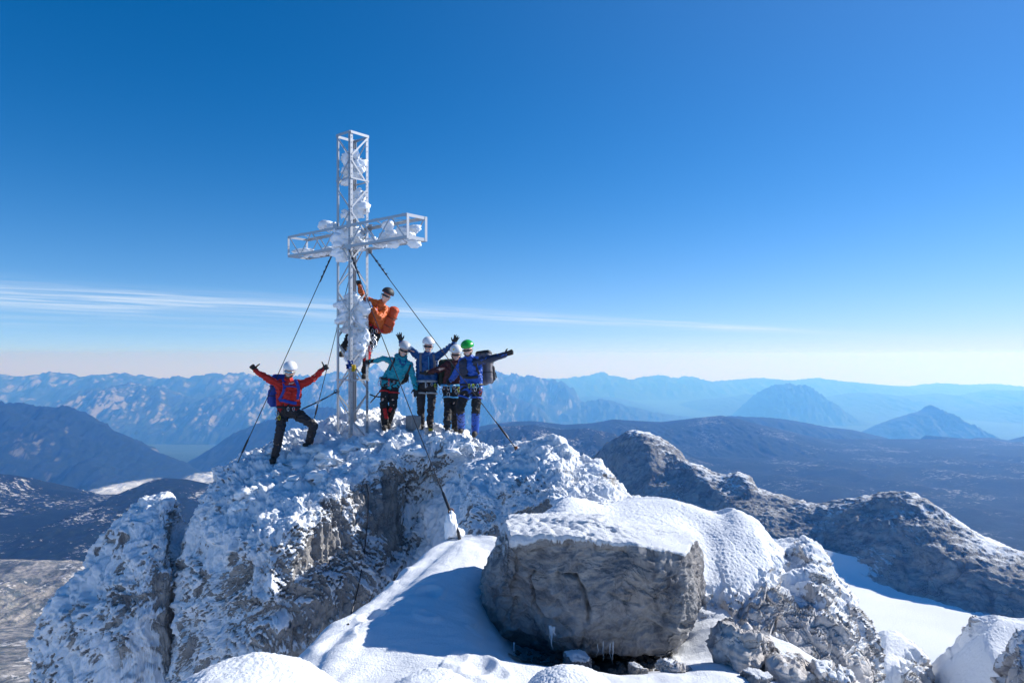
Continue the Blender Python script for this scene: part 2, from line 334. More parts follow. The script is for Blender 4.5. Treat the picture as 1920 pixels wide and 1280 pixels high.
ridge('mountain', [(330,880),(370,860),(400,840),(440,812),(500,790),(560,770),(610,764),(660,772),(720,790),(800,806),(900,815),(1000,830)], 12000, 2600, -2000, W_, 43, rough=.12)
ridge('karst_hill', [(-500,900),(-200,880),(-50,886),(0,888),(20,890),(45,897),(70,911),(100,917),(130,921),(160,924),(190,934),(215,941),(240,938),(262,915),(285,900),(310,896),(350,898),(385,906),(430,915),(520,940),(620,965)], 4600, 1650, -930, KA, 57, rough=.22, ny=90, jag=.4, nx=380, gully=9)
ridge('pale_karst_slope', [(-700,1040),(-300,1045),(-100,1050),(0,1051),(80,1053),(160,1059),(240,1075),(350,1100),(480,1140)], 2500, 1750, -980, M['pale_karst'], 61, rough=.25, ny=90, jag=.25, gully=12)
ridge('mountain_range', [(860,718),(950,704),(980,706),(1005,710),(1050,711),(1090,706),(1128,699),(1150,706),(1185,712),(1205,707),(1232,704),(1260,709),(1290,706),(1330,716),(1380,712),(1430,709),(1470,714),(1500,712),(1530,709),(1560,714),(1650,722),(1700,724),(1760,718),(1790,722),(1860,720),(1900,725),(1960,728),(2100,722),(2400,720)], 50000, 8000, -2800, FB, 71, ny=36, jag=2.5, rough=.4)
ridge('mountain_range', [(860,745),(900,737),(960,721),(1010,727),(1060,746),(1110,742),(1160,746),(1200,755),(1250,766),(1290,752),(1330,747),(1370,744),(1400,738),(1460,750),(1530,748),(1560,742),(1600,736),(1640,737),(1680,743),(1750,738),(1800,741),(1850,731),(1920,733),(2000,738),(2200,730),(2400,740)], 38000, 7500, -2750, FB, 83, ny=36, jag=2, rough=.4)
ridge('mountain_range', [(820,770),(880,742),(930,735),(980,748),(1030,765),(1080,757),(1130,748),(1180,762),(1240,775),(1300,782),(1360,790)], 27000, 5000, -2700, FB, 91, ny=50, jag=1.8, rough=.4)
ridge('flat_topped_mountain', [(1300,800),(1350,786),(1380,775),(1400,757),(1420,738),(1435,729),(1450,724),(1466,722),(1478,720),(1486,727),(1498,722),(1510,731),(1525,745),(1540,764),(1560,777),(1600,790),(1650,800)], 30000, 4200, -2700, FB, 101, rough=.42, ny=64, jag=1.2)
ridge('mountain_range', [(1560,790),(1600,781),(1650,776),(1720,790),(1780,772),(1830,764),(1870,757),(1930,752),(2000,760),(2200,750),(2400,765)], 31000, 5000, -2700, FB, 113, ny=44, jag=1.5, rough=.35)
ridge('pointed_mountain', [(1560,830),(1610,812),(1650,794),(1680,783),(1705,775),(1725,771),(1735,766),(1743,758),(1751,767),(1765,772),(1785,786),(1800,798),(1815,811),(1840,826),(1880,840)], 19000, 3000, -2500, FB, 127, rough=.24, jag=.4)
ridge('wooded_ridge', [(1300,800),(1350,779),(1400,781),(1450,783),(1500,790),(1550,800),(1600,806),(1660,820),(1720,845),(1800,860)], 12500, 2500, -1700, W_, 131, rough=.12, jag=.4)
ridge('wooded_ridge', [(1700,865),(1760,843),(1800,828),(1830,820),(1860,820),(1890,825),(1930,815),(2000,806),(2150,800),(2400,815)], 11800, 2200, -1560, W_, 137, rough=.14, jag=.4)
ridge('wooded_ridge', [(820,812),(880,803),(920,795),(960,790),(1000,789),(1060,796),(1110,793),(1150,786),(1180,788),(1240,791),(1300,784),(1350,779),(1380,784),(1430,797),(1500,813),(1560,828),(1620,838),(1700,850),(1800,868),(1900,880)], 9600, 2500, -1170, FO, 149, rough=.08, jag=.4, ny=90)
ridge('karst_hill', [(820,830),(880,812),(940,800),(1000,797),(1050,806),(1100,803),(1150,813),(1200,828),(1260,846),(1330,868),(1420,890),(1500,900)], 6900, 1900, -1120, KA, 151, rough=.10, jag=.6, ny=90)
ridge('wooded_ridge', [(1450,900),(1540,872),(1620,858),(1700,850),(1780,862),(1850,872),(1920,858),(2000,850),(2200,858),(2400,870)], 8200, 1900, -1120, FO, 157, rough=.08, jag=.4)
# low cloud lying in the valleys
M['fog'] = simple('valley_fog', (.70, .71, .74), 1, 0, 0, 1, 0, 0)
_t = M['fog'].node_tree; _b = _t.nodes['Principled BSDF']; _a = _t.nodes.new('ShaderNodeAttribute'); _a.attribute_name = 'soft'; _t.links.new(_a.outputs['Fac'], _b.inputs['Alpha'])
def fog(name, cx, cy, Y, w, d, h, seed, label):
    nr, nc = 60, 90; u = np.linspace(-1, 1, nc)[None, :] * np.ones((nr, 1)); v = np.linspace(-1, 1, nr)[:, None] * np.ones((1, nc))
    c = at(cx, cy, Y); X = c[0] + u * w; Yv = Y + v * d; r = np.sqrt(u ** 2 + v ** 2)
    P = np.stack([X / w * 3, Yv / w * 3, X * 0], 2).reshape(-1, 3)
    Z = c[2] + h * (np.clip(1 - r ** 2, -1.5, 1)) + h * .6 * fbm(P, seed, 5, .55, 'billow').reshape(u.shape)
    tag(link(name, np_mesh(name, np.stack([X, Yv, Z], 2).reshape(-1, 3), grid_quads(nr, nc), {'soft': np.clip((1.02 - r.ravel() - .35 * fbm(P * 1.3, seed + 4, 4)) * 1.15, 0, .92)}), M['fog'], kind='stuff'), label, 'cloud')
fog('valley_cloud', 228, 921, 6500, 330, 700, 40, 5, 'small white cloud bank in the valley behind the dark karst hill, left')
fog('valley_cloud', 402, 900, 7400, 420, 700, 55, 8, 'small white cloud bank at the foot of the wooded mountain, touching the summit block')
# ------------------------------------------------------------------ haze
hb = link('haze', box_mesh('haze', 220000, 66000, 3100, 0, (25000, 29000, -3100 / 2 + 150)), None, kind='stuff')
hm_ = bpy.data.materials.new('haze'); hm_.use_nodes = True; t = hm_.node_tree; t.nodes.clear()
pv = t.nodes.new('ShaderNodeVolumePrincipled'); mo = t.nodes.new('ShaderNodeOutputMaterial'); t.links.new(pv.outputs[0], mo.inputs['Volume'])
pv.inputs['Color'].default_value = (.12, .385, 1, 1); pv.inputs['Density'].default_value = 6.2e-5; pv.inputs['Anisotropy'].default_value = .27
pv.inputs['Absorption Color'].default_value = (1, 1, 1, 1)
hb.data.materials.append(hm_)
tag(hb, 'pale blue haze over the valleys', 'haze')
# ------------------------------------------------------------------ the summit rocks
NEAR = []                                # (vertices, quads) for standing things on the rock
def patch(name, rows, nu, nv, style, mat, seed=0, bias=0., back=None, kind='structure', rockamp=1., snowamp=1., label=None, cat=None, jag=None):
    """a rock mass: control points (px, py, distance[, snow bias]) joined by a smooth surface, then broken up by noise"""
    G = np.array([[list(at(*p[:3])) + [p[3] if len(p) > 3 else 0.] for p in r] for r in rows])
    if back is not None:                 # the far side falling away behind the crest
        b = G[:1].copy(); b[..., :3] += np.array(back) ; b2 = G[:1].copy(); b2[..., :3] += np.array(back) * .35 * np.array([1, 1, .35]); G = np.concatenate([b, b2, G])
    S = cr(cr(G, nv, 0), nu, 1); P = S[..., :3]; sb = S[..., 3]
    Nn = gnorm(P); sh = P.shape[:2]; p = P.reshape(-1, 3); n = Nn.reshape(-1, 3)
    w = np.stack([fbm(p * .9 + k * 31, seed + k, 2) for k in range(3)], 1)
    q = p + w * .35
    if style == 'cliff':       # rough upright limestone
        d = .20 * fbm(q * [1, 1, .55], seed + 5, 3, .5, 'ridge') + .10 * fbm((p + w * .15) * [3.4, 3.4, .45], seed + 6, 2, .5, 'ridge') + .085 * fbm(q * [4.2, 4.2, 1.9], seed + 9, 4, .55, 'ridge') + .03 * fbm(q * [13, 13, 7], seed + 14, 3, .6, 'ridge')
    elif style == 'craggy':
        q = p + w * .16; c1, c2, ci = cells(q * [2.8, 2.8, 1.3], seed + 1); e1, e2, ei = cells(q * [8, 8, 3.6], seed + 2)
        d = .14 * fbm(q * [1.1, 1.1, .5], seed + 5, 3, .5, 'ridge') + .24 * (ci - .5) * sstep(0, .10, c2 - c1) - .05 * (1 - sstep(0, .10, c2 - c1)) + .085 * (ei - .5) * sstep(0, .15, e2 - e1) - .02 * (1 - sstep(0, .12, e2 - e1)) + .022 * fbm(q * 14, seed + 14, 3, .6, 'ridge')
    elif style == 'smooth':
        h1, h2, hi = cells(q * [2.4, 2.4, .01], seed + 4)
        d = .05 * fbm(q * .8, seed, 3) - .055 * (hi > .72) * np.exp(-(h1 / .26) ** 2) + .020 * (hi > .6) * np.exp(-((h1 - .42) / .1) ** 2) + .012 * fbm(p * [3, 9, 3], seed + 6, 3)
    elif style == 'fold':      # bedded ridge far below
        d = 7 * fbm(q / [90, 90, 60], seed + 5, 3, .5, 'ridge') + 4.5 * fbm(q / [26, 26, 18], seed + 9, 4, .6, 'ridge') + 1.6 * fbm(q / [7, 7, 4], seed + 11, 3, .6, 'ridge')
    calm = 1 - sstep(.42, .72, sb.ravel()) * (1 if style == 'craggy' else .6) if style in ('craggy', 'cliff') else 1
    d = (d - d.mean()) * rockamp * (.12 + .88 * calm)
    if style == 'craggy': d = d * (1 - .6 * sstep(.25, .6, sb.ravel()))
    big = (p + n * d[:, None]).reshape(*sh, 3); n2 = gnorm(big).reshape(-1, 3)
    nz = n2[:, 2]
    s = (nz - .45) * .9 + sb.ravel() + bias + .5
    if style == 'fold':
        s = s + .45 * fbm(q / 60, seed + 20, 4, .6); snow = np.clip(s, 0, 1); add = 0
    else:
        s = s + .85 * fbm(q * [1.5, 1.5, 1.1], seed + 20, 3) + .42 * fbm(q * [5, 5, 3], seed + 24, 3, .6)
        snow = np.clip(s, 0, 1); cov = sstep(.42, .72, s)
        if style == 'smooth':
            add = cov * (.02 * fbm(q * 4, seed + 30, 3))
        else:
            b1, b2, bi = cells(q * [2.6, 2.6, 3.4] + .3 * w, seed + 32); c1, c2, ci = cells(q * 5.2 + .3 * w, seed + 33); e1, e2, ei = cells(q * 13, seed + 34)
            lump = .10 * (bi - .45) + .085 * np.sqrt(np.clip(1 - c1 * 1.1, 0, 1)) + .06 * (ci - .4) + .020 * np.sqrt(np.clip(1 - e1, 0, 1)) + .012 * (ei - .5)
            add = cov * (-.01 + (lump * snowamp - .05) * (.02 + .98 * calm) + .010 * fbm(q * 30, seed + 36, 2))
    P2 = (p + n * (d + add)[:, None])
    if style == 'cliff':       # rime feathers: fine spikes leaning into the wind
        sp = np.clip(fbm(q * [24, 24, 10], seed + 50, 2, .6, 'ridge'), -.3, 1); P2 = P2 + (n * .5 + np.array([-.35, -.1, -.55])) * (sp * .035 * sstep(.3, .7, s))[:, None]
    me = np_mesh(name, P2, grid_quads(*sh), {'snow': snow})
    NEAR.append((P2.reshape(*sh, 3)[::3, ::3].reshape(-1, 3), grid_quads(len(range(0, sh[0], 3)), len(range(0, sh[1], 3)))))
    o = link(name, me, mat, kind=kind)
    return o
BK = (0, 1.6, -3.2)
# the main summit block with the snowy platform
A = [
 [(300,1290,12.6,.3),(322,1130,12.6,.3),(352,985,12.7,.3),(402,906,12.8,.3),(450,862,13,.4),(530,825,13.6,.4),(620,788,14.2,.4),(700,778,14.3,.3),(790,800,14.2,.3),(862,818,13.8,.2),(908,838,13.3,.2),(928,862,12.9,.3)],
 [(302,1310,12.4,.25),(326,1180,12.2,.5),(358,1040,12.1,.2),(408,950,12.1,.3),(478,902,12.3,.5),(560,868,12.8,.5),(640,848,12.9,.5),(715,836,12.9,.4),(790,828,13,.4),(858,826,13.0,.3),(900,848,12.7,.3),(925,870,12.5,.3)],
 [(305,1330,12.2,.5),(335,1230,11.8,.35),(372,1110,11.5,.1),(432,1010,11.4,.3),(510,955,11.5,.5),(590,925,11.8,.5),(662,893,12.1,.5),(735,862,12.5,.3),(798,858,12.8,.4),(848,868,12.7,.4),(888,880,12.4,.5),(918,892,12,.5)],
 [(307,1345,12.0,.6),(345,1260,11.6,.25),(385,1150,11.2,.2),(446,1060,10.9,.1),(518,1000,10.9,.2),(602,970,11.4,-.1),(676,938,12.0,-.15),(742,905,12.7,-.2),(790,905,13.0,.05),(835,915,12.6,.5),(872,930,11.9,.6),(905,940,11.5,.6)],
 [(308,1360,11.9,.7),(350,1290,11.5,.3),(392,1200,11.1,.25),(455,1135,10.7,.15),(526,1080,10.75,.0),(606,1050,11.3,-.15),(680,1030,11.9,-.15),(738,1000,12.6,-.15),(782,1000,12.8,.1),(822,1000,12.1,.6),(858,1005,11.3,.6),(890,1010,10.8,.6)],
 [(309,1390,11.9,.7),(355,1340,11.4,.35),(398,1280,11.0,.3),(460,1215,10.6,.2),(532,1170,10.65,.0),(610,1140,11.1,-.15),(684,1120,11.6,-.15),(738,1095,12.1,-.05),(780,1080,12.1,.3),(820,1065,11.5,.6),(855,1060,10.8,.6),(885,1055,10.4,.6)],
 [(310,1480,11.8,.4),(358,1470,11.3,.35),(402,1460,10.9,.3),(466,1440,10.5,.15),(538,1400,10.6,0),(616,1370,10.9,-.15),(688,1320,11.3,-.1),(738,1250,11.6,.1),(778,1200,11.3,.4),(818,1160,10.8,.6),(850,1140,10.3,.6),(880,1120,9.9,.6)],
]
patch('summit_rock', A, 610, 420, 'cliff', M['cliff'], 3, bias=.27, back=BK)
# the rime covered hump to the right
B = [
 [(838,925,11.9,.3),(876,872,11.8,.3),(922,851,11.8,.3),(972,839,11.6,.3),(1018,826,11.4,.3),(1052,829,11.2,.3),(1080,848,11,.3),(1092,863,10.9,.3),(1122,867,10.8,.1),(1145,884,10.7,.1),(1165,908,10.6,.2),(1194,937,10.3,.3),(1230,945,10.0,.3)],
 [(842,945,11.3,.4),(888,900,11.2,.4),(934,884,11.1,.4),(983,872,10.9,.3),(1026,858,10.8,.3),(1060,862,10.7,.3),(1082,880,10.5,.3),(1098,890,10.4,.2),(1128,894,10.3,.1),(1150,912,10.1,.2),(1168,928,10,.3),(1202,945,9.8,.3),(1240,955,9.6,.4)],
 [(846,975,10.9,.4),(892,925,10.6,.3),(938,912,10.4,.2),(984,900,10.3,.2),(1028,893,10.2,.1),(1060,898,10.1,.1),(1080,908,10,.1),(1098,915,9.9,.2),(1130,922,9.7,.3),(1152,932,9.6,.4),(1168,942,9.5,.4),(1206,955,9.3,.4),(1245,968,9.1,.4)],
 [(848,1010,10.5,.3),(894,958,10.3,.1),(940,944,10.2,-.05),(985,934,10.0,.05),(1029,924,9.8,-.05),(1058,925,9.6,.1),(1080,932,9.5,.3),(1100,936,9.4,.4),(1132,942,9.2,.4),(1154,950,9.1,.4),(1172,955,9,.4),(1212,968,8.8,.4),(1250,980,8.7,.4)],
 [(852,1050,10.2,.4),(898,1010,10,-.05),(944,985,9.9,-.2),(988,970,9.7,-.15),(1032,955,9.4,-.1),(1060,955,9.2,.3),(1082,958,9.1,.4),(1102,962,9,.4),(1134,966,8.9,.4),(1156,970,8.8,.4),(1176,975,8.7,.4),(1216,985,8.5,.4),(1255,995,8.4,.4)],
 [(855,1130,10,.3),(902,1100,9.8,-.1),(948,1070,9.7,-.2),(990,1050,9.5,-.2),(1034,1030,9.2,-.1),(1062,1020,9,.3),(1084,1020,8.9,.4),(1104,1020,8.8,.4),(1136,1020,8.7,.4),(1158,1020,8.6,.4),(1178,1020,8.5,.4),(1218,1030,8.3,.4),(1258,1040,8.2,.4)],
 [(858,1300,9.8,.3),(906,1290,9.7,-.1),(950,1260,9.6,-.2),(992,1240,9.4,-.2),(1036,1200,9.1,-.1),(1064,1180,8.9,.3),(1086,1170,8.8,.4),(1106,1170,8.7,.4),(1138,1170,8.6,.4),(1160,1170,8.5,.4),(1180,1170,8.4,.4),(1220,1170,8.2,.4),(1260,1170,8.1,.4)],
]
patch('rimed_hump', B, 400, 290, 'cliff', M['cliff'], 17, bias=.16, back=BK, rockamp=.6, snowamp=.75)
# snow slope and the craggy rock face right of the boulder
C = [
 [(985,990,8.4,0.90),(1030,958,8.6,0.90),(1066,936,8.8,0.90),(1110,941,8.9,0.90),(1150,946,9,0.90),(1195,936,9.2,0.90),(1250,936,9,0.90),(1300,948,8.7,0.80),(1345,962,8.5,0.80),(1380,956,8.3,0.80),(1418,972,8.1,0.60),(1438,992,8,0.60),(1462,1022,7.9,0.60),(1482,1018,8,0.50),(1514,1014,7.9,0.50),(1546,1034,7.8,0.50),(1568,1074,7.7,0.50),(1606,1110,7.5,0.50),(1634,1160,7.3,0.40),(1652,1230,7.1,0.20),(1662,1300,7,0.10)],
 [(982,1008,7.8,0.90),(1030,978,7.9,0.90),(1072,966,8,0.90),(1118,966,8.1,0.90),(1158,966,8.2,0.90),(1204,960,8.3,0.90),(1260,965,8.2,0.90),(1312,980,8,0.90),(1352,988,7.8,0.85),(1388,988,7.7,0.90),(1424,1002,7.6,0.67),(1446,1020,7.6,0.57),(1468,1040,7.5,0.57),(1488,1042,7.6,0.27),(1518,1042,7.5,0.47),(1548,1062,7.4,0.57),(1572,1100,7.3,0.47),(1604,1140,7.1,0.37),(1628,1190,6.9,0.27),(1642,1250,6.8,0.07),(1650,1320,6.7,0.07)],
 [(978,1030,7.3,0.90),(1030,1010,7.3,0.90),(1080,1000,7.4,0.90),(1128,998,7.5,0.90),(1170,992,7.6,0.90),(1218,990,7.6,0.90),(1275,1000,7.5,0.90),(1326,1028,7.4,0.90),(1362,1034,7.3,0.85),(1396,1036,7.3,0.90),(1432,1048,7.25,0.67),(1454,1062,7.2,0.47),(1474,1076,7.2,0.37),(1494,1080,7.2,0.47),(1524,1086,7.1,0.37),(1550,1106,7,0.27),(1572,1140,6.9,0.27),(1598,1178,6.8,0.17),(1616,1224,6.6,0.07),(1628,1280,6.5,-0.03),(1634,1340,6.4,-0.03)],
 [(976,1065,6.9,0.90),(1030,1050,6.95,0.90),(1086,1045,7,0.90),(1138,1045,7.1,0.90),(1180,1040,7.2,0.90),(1234,1042,7.2,0.90),(1288,1054,7.1,0.90),(1334,1080,7,0.80),(1366,1084,6.95,0.70),(1398,1090,6.9,0.62),(1434,1100,6.85,0.22),(1456,1108,6.8,0.02),(1476,1118,6.8,-0.08),(1496,1124,6.8,0.02),(1524,1132,6.7,0.02),(1546,1154,6.6,0.02),(1564,1184,6.5,0.02),(1584,1220,6.4,-0.08),(1600,1262,6.3,-0.18),(1606,1312,6.2,-0.18),(1610,1360,6.1,-0.18)],
 [(975,1120,6.8,.9),(1030,1110,6.8,.9),(1086,1105,6.85,.9),(1138,1100,6.9,.9),(1180,1100,6.95,.9),(1234,1100,6.95,.9),(1290,1110,6.85,.6),(1330,1128,6.75,.2),(1360,1136,6.7,-.1),(1392,1144,6.65,-.15),(1426,1152,6.6,-.2),(1450,1160,6.6,-.3),(1472,1168,6.55,-.3),(1490,1174,6.5,-.3),(1516,1184,6.45,-.3),(1536,1204,6.35,-.3),(1552,1230,6.25,-.3),(1568,1262,6.15,-.3),(1582,1298,6,-.3),(1588,1340,5.95,-.3),(1590,1380,5.9,-.3)],
 [(975,1200,6.75,.9),(1030,1190,6.75,.9),(1086,1190,6.8,.9),(1138,1190,6.8,.9),(1180,1190,6.8,.9),(1234,1190,6.8,.6),(1290,1190,6.7,.0),(1326,1196,6.55,-.2),(1354,1202,6.5,-.3),(1386,1210,6.4,-.3),(1418,1216,6.35,-.3),(1442,1222,6.3,-.3),(1462,1230,6.25,-.3),(1482,1238,6.2,-.3),(1504,1248,6.15,-.3),(1522,1264,6.1,-.3),(1538,1284,6,-.3),(1552,1310,5.9,-.3),(1562,1340,5.8,-.3),(1566,1370,5.7,-.3),(1568,1420,5.7,-.3)],
 [(975,1300,6.7,.5),(1030,1300,6.7,.5),(1086,1300,6.7,.5),(1138,1300,6.7,.5),(1180,1300,6.7,.5),(1234,1300,6.7,.3),(1290,1300,6.6,-.2),(1322,1300,6.4,-.3),(1350,1300,6.3,-.3),(1380,1305,6.2,-.3),(1410,1310,6.15,-.3),(1436,1315,6.1,-.3),(1456,1320,6.05,-.3),(1474,1330,6,-.3),(1494,1340,5.95,-.3),(1512,1360,5.9,-.3),(1528,1380,5.8,-.3),(1540,1400,5.7,-.3),(1548,1430,5.65,-.3),(1552,1460,5.6,-.3),(1554,1500,5.6,-.3)],
]
patch('craggy_rock', C, 600, 330, 'craggy', M['craggy'], 29, bias=.0, back=BK, rockamp=.8, snowamp=.3)
# foreground snow with its wind crest
E_ = [
 [(530,1360,4.7,.9),(590,1264,5.2,.9),(650,1188,5.8,.9),(720,1136,6.4,.9),(800,1068,7.2,.9),(862,1014,8,.9),(930,1010,8,.9),(1010,1030,7.9,.9),(1150,1060,7.7,.9),(1300,1110,7.2,.9),(1400,1170,6.7,.9),(1480,1210,6.4,.6),(1600,1275,6.1,.5),(1700,1320,5.9,.5)],
 [(570,1380,4.5,.9),(628,1290,4.95,.9),(690,1218,5.5,.9),(764,1152,6.1,.9),(838,1094,6.8,.9),(900,1064,7.3,.9),(960,1130,7.2,.6),(1030,1170,7.2,.2),(1160,1190,7,.2),(1310,1165,6.6,.9),(1410,1210,6.2,.9),(1500,1242,6,.4),(1620,1300,5.8,.5),(1720,1340,5.6,.5)],
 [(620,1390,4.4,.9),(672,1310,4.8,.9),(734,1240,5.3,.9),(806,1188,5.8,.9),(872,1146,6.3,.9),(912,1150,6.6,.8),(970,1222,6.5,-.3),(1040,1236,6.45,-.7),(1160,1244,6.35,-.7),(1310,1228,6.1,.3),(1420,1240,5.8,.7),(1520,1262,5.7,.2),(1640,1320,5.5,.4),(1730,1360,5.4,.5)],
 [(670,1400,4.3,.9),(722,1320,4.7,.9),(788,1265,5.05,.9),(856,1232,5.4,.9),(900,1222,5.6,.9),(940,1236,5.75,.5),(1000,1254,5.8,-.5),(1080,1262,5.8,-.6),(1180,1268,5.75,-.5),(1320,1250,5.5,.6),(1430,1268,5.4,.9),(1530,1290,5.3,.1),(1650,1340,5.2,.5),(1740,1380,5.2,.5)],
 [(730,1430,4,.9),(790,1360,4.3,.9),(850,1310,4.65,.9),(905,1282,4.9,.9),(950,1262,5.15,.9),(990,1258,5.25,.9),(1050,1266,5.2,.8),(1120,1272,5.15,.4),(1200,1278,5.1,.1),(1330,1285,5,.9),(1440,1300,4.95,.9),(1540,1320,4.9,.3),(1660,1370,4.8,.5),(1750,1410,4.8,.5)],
 [(800,1600,3.4,.9),(850,1560,3.5,.9),(900,1540,3.6,.9),(950,1520,3.7,.9),(990,1510,3.8,.9),(1030,1505,3.8,.9),(1090,1500,3.8,.9),(1150,1500,3.8,.9),(1230,1500,3.8,.9),(1350,1500,3.8,.9),(1460,1520,3.7,.9),(1560,1540,3.7,.9),(1680,1560,3.7,.9),(1770,1600,3.7,.9)],
]
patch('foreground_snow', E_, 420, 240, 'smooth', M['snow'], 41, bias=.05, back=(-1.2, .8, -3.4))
# rock pillar on the left
Fp = [
 [(40,1330,12.5,.3),(62,1260,12.5,.3),(72,1200,12.6,.3),(94,1138,12.7,.3),(150,1082,12.8,.3),(186,1028,12.9,.3),(236,966,13,.3),(278,936,13,.4),(312,936,13,.3),(325,960,13,.1),(332,990,13.1,.3),(356,1010,13.2,.5),(392,1030,12.9,.6)],
 [(80,1350,12.1,.2),(100,1290,12.1,.2),(112,1240,12.1,.2),(136,1172,12.1,.1),(180,1122,12.2,0),(212,1072,12.3,0),(250,1012,12.4,.2),(284,976,12.5,.4),(310,972,12.5,.1),(322,1000,12.5,-.2),(330,1030,12.6,.2),(350,1050,12.6,.5),(390,1070,12.2,.6)],
 [(120,1370,11.8,.3),(140,1320,11.8,.3),(154,1280,11.8,.3),(178,1216,11.8,.2),(210,1170,11.8,.0),(238,1122,11.9,0),(264,1076,12,.2),(290,1046,12.1,.1),(308,1048,12.1,0),(318,1070,12.1,-.1),(328,1090,12.2,.1),(340,1110,12.1,.5),(385,1130,11.6,.6)],
 [(150,1400,11.6,.3),(170,1360,11.6,.3),(184,1330,11.6,.3),(206,1280,11.6,.3),(232,1240,11.6,.2),(254,1200,11.7,.2),(274,1160,11.8,.2),(294,1130,11.9,0),(308,1130,11.9,-.2),(318,1150,12,-.2),(326,1170,12.1,0),(336,1190,11.9,.5),(385,1200,11.4,.6)],
 [(160,1500,11.5,.3),(180,1490,11.5,.3),(195,1480,11.5,.3),(215,1450,11.5,.3),(240,1420,11.5,.3),(260,1400,11.5,.3),(280,1380,11.6,.2),(298,1350,11.7,.1),(310,1350,11.8,0),(320,1360,11.9,0),(328,1370,12,0),(338,1380,11.8,.5),(385,1390,11.2,.6)],
]
patch('rock_pillar', Fp, 290, 260, 'cliff', M['cliff'], 53, bias=.32, back=(-.2, 1.4, -3.4), rockamp=.8)
# small snowy rocks low on the right
R1 = [
 [(1630,1330,9.5,.5),(1640,1220,9.5,.6),(1655,1190,9.5,.6),(1682,1186,9.5,.7),(1706,1200,9.4,.5),(1724,1222,9.3,.0),(1738,1246,9.2,-.1),(1752,1290,9.1,0),(1765,1360,9,0)],
 [(1630,1350,9.1,.6),(1640,1260,9.1,.7),(1655,1225,9.1,.7),(1680,1222,9.1,.7),(1700,1235,9,.4),(1714,1255,8.9,-.2),(1725,1275,8.8,-.2),(1735,1310,8.7,0),(1740,1380,8.6,0)],
 [(1630,1370,8.9,.6),(1640,1310,8.9,.7),(1655,1270,8.8,.7),(1676,1266,8.8,.7),(1692,1275,8.7,.2),(1704,1290,8.6,-.2),(1712,1310,8.5,-.2),(1718,1350,8.4,0),(1720,1400,8.3,0)],
 [(1630,1450,8.8,.5),(1640,1440,8.7,.5),(1655,1430,8.6,.5),(1674,1420,8.6,.3),(1688,1420,8.5,0),(1698,1420,8.4,-.2),(1704,1430,8.3,-.2),(1708,1440,8.2,0),(1710,1470,8.1,0)],
]
patch('snowy_rock', R1, 150, 130, 'craggy', M['craggy'], 61, bias=.1, back=(0, 1, -3), rockamp=.6, snowamp=.3)
R2 = [
 [(1725,1330,9.4,.6),(1748,1262,9.3,.6),(1776,1228,9.2,.5),(1806,1194,9.1,.4),(1832,1170,9,.3),(1858,1156,9,.5),(1890,1160,8.9,.8),(1930,1164,8.8,.9),(2000,1150,8.7,.9),(2100,1130,8.6,.9)],
 [(1735,1350,8.9,.8),(1765,1300,8.8,.8),(1796,1262,8.7,.8),(1826,1228,8.6,.8),(1850,1208,8.5,.8),(1880,1200,8.5,.9),(1910,1210,8.4,.9),(1950,1215,8.3,.9),(2020,1205,8.2,.9),(2120,1185,8.1,.9)],
 [(1750,1400,8.5,.9),(1785,1350,8.4,.9),(1820,1310,8.2,.9),(1848,1282,8.1,.9),(1874,1262,8,.9),(1902,1260,8,.9),(1934,1264,7.9,.9),(1970,1270,7.8,.9),(2040,1260,7.7,.9),(2140,1240,7.6,.9)],
 [(1760,1520,8,.9),(1800,1480,7.9,.9),(1840,1450,7.7,.9),(1870,1430,7.6,.9),(1900,1420,7.5,.9),(1930,1420,7.5,.9),(1960,1420,7.4,.9),(2000,1420,7.3,.9),(2070,1400,7.2,.9),(2170,1380,7.1,.9)],
]
patch('snow_bank', R2, 220, 150, 'craggy', M['craggy'], 67, bias=.05, back=(0, 1, -3), rockamp=.28, snowamp=.25)
R3 = [
 [(1868,1420,6.3,.2),(1882,1300,6.3,.2),(1890,1250,6.3,.2),(1904,1215,6.3,.3),(1926,1180,6.3,.3),(1960,1140,6.3,.4),(2020,1100,6.2,.4)],
 [(1880,1450,6,.2),(1896,1330,6,0),(1906,1280,6,0),(1920,1250,6,.1),(1945,1220,6,.2),(1980,1190,5.9,.3),(2040,1160,5.8,.3)],
 [(1890,1500,5.8,.1),(1910,1400,5.8,0),(1925,1350,5.8,0),(1940,1320,5.7,0),(1970,1300,5.7,0),(2010,1280,5.6,.1),(2070,1260,5.5,.1)],
 [(1900,1600,5.6,.1),(1930,1560,5.6,0),(1950,1540,5.5,0),(1970,1520,5.4,0),(2000,1500,5.3,0),(2040,1480,5.2,0),(2100,1460,5.1,0)],
]
patch('snowy_rock', R3, 120, 120, 'craggy', M['craggy'], 73, bias=.12, back=(.3, 1, -3), rockamp=.5, snowamp=.4)
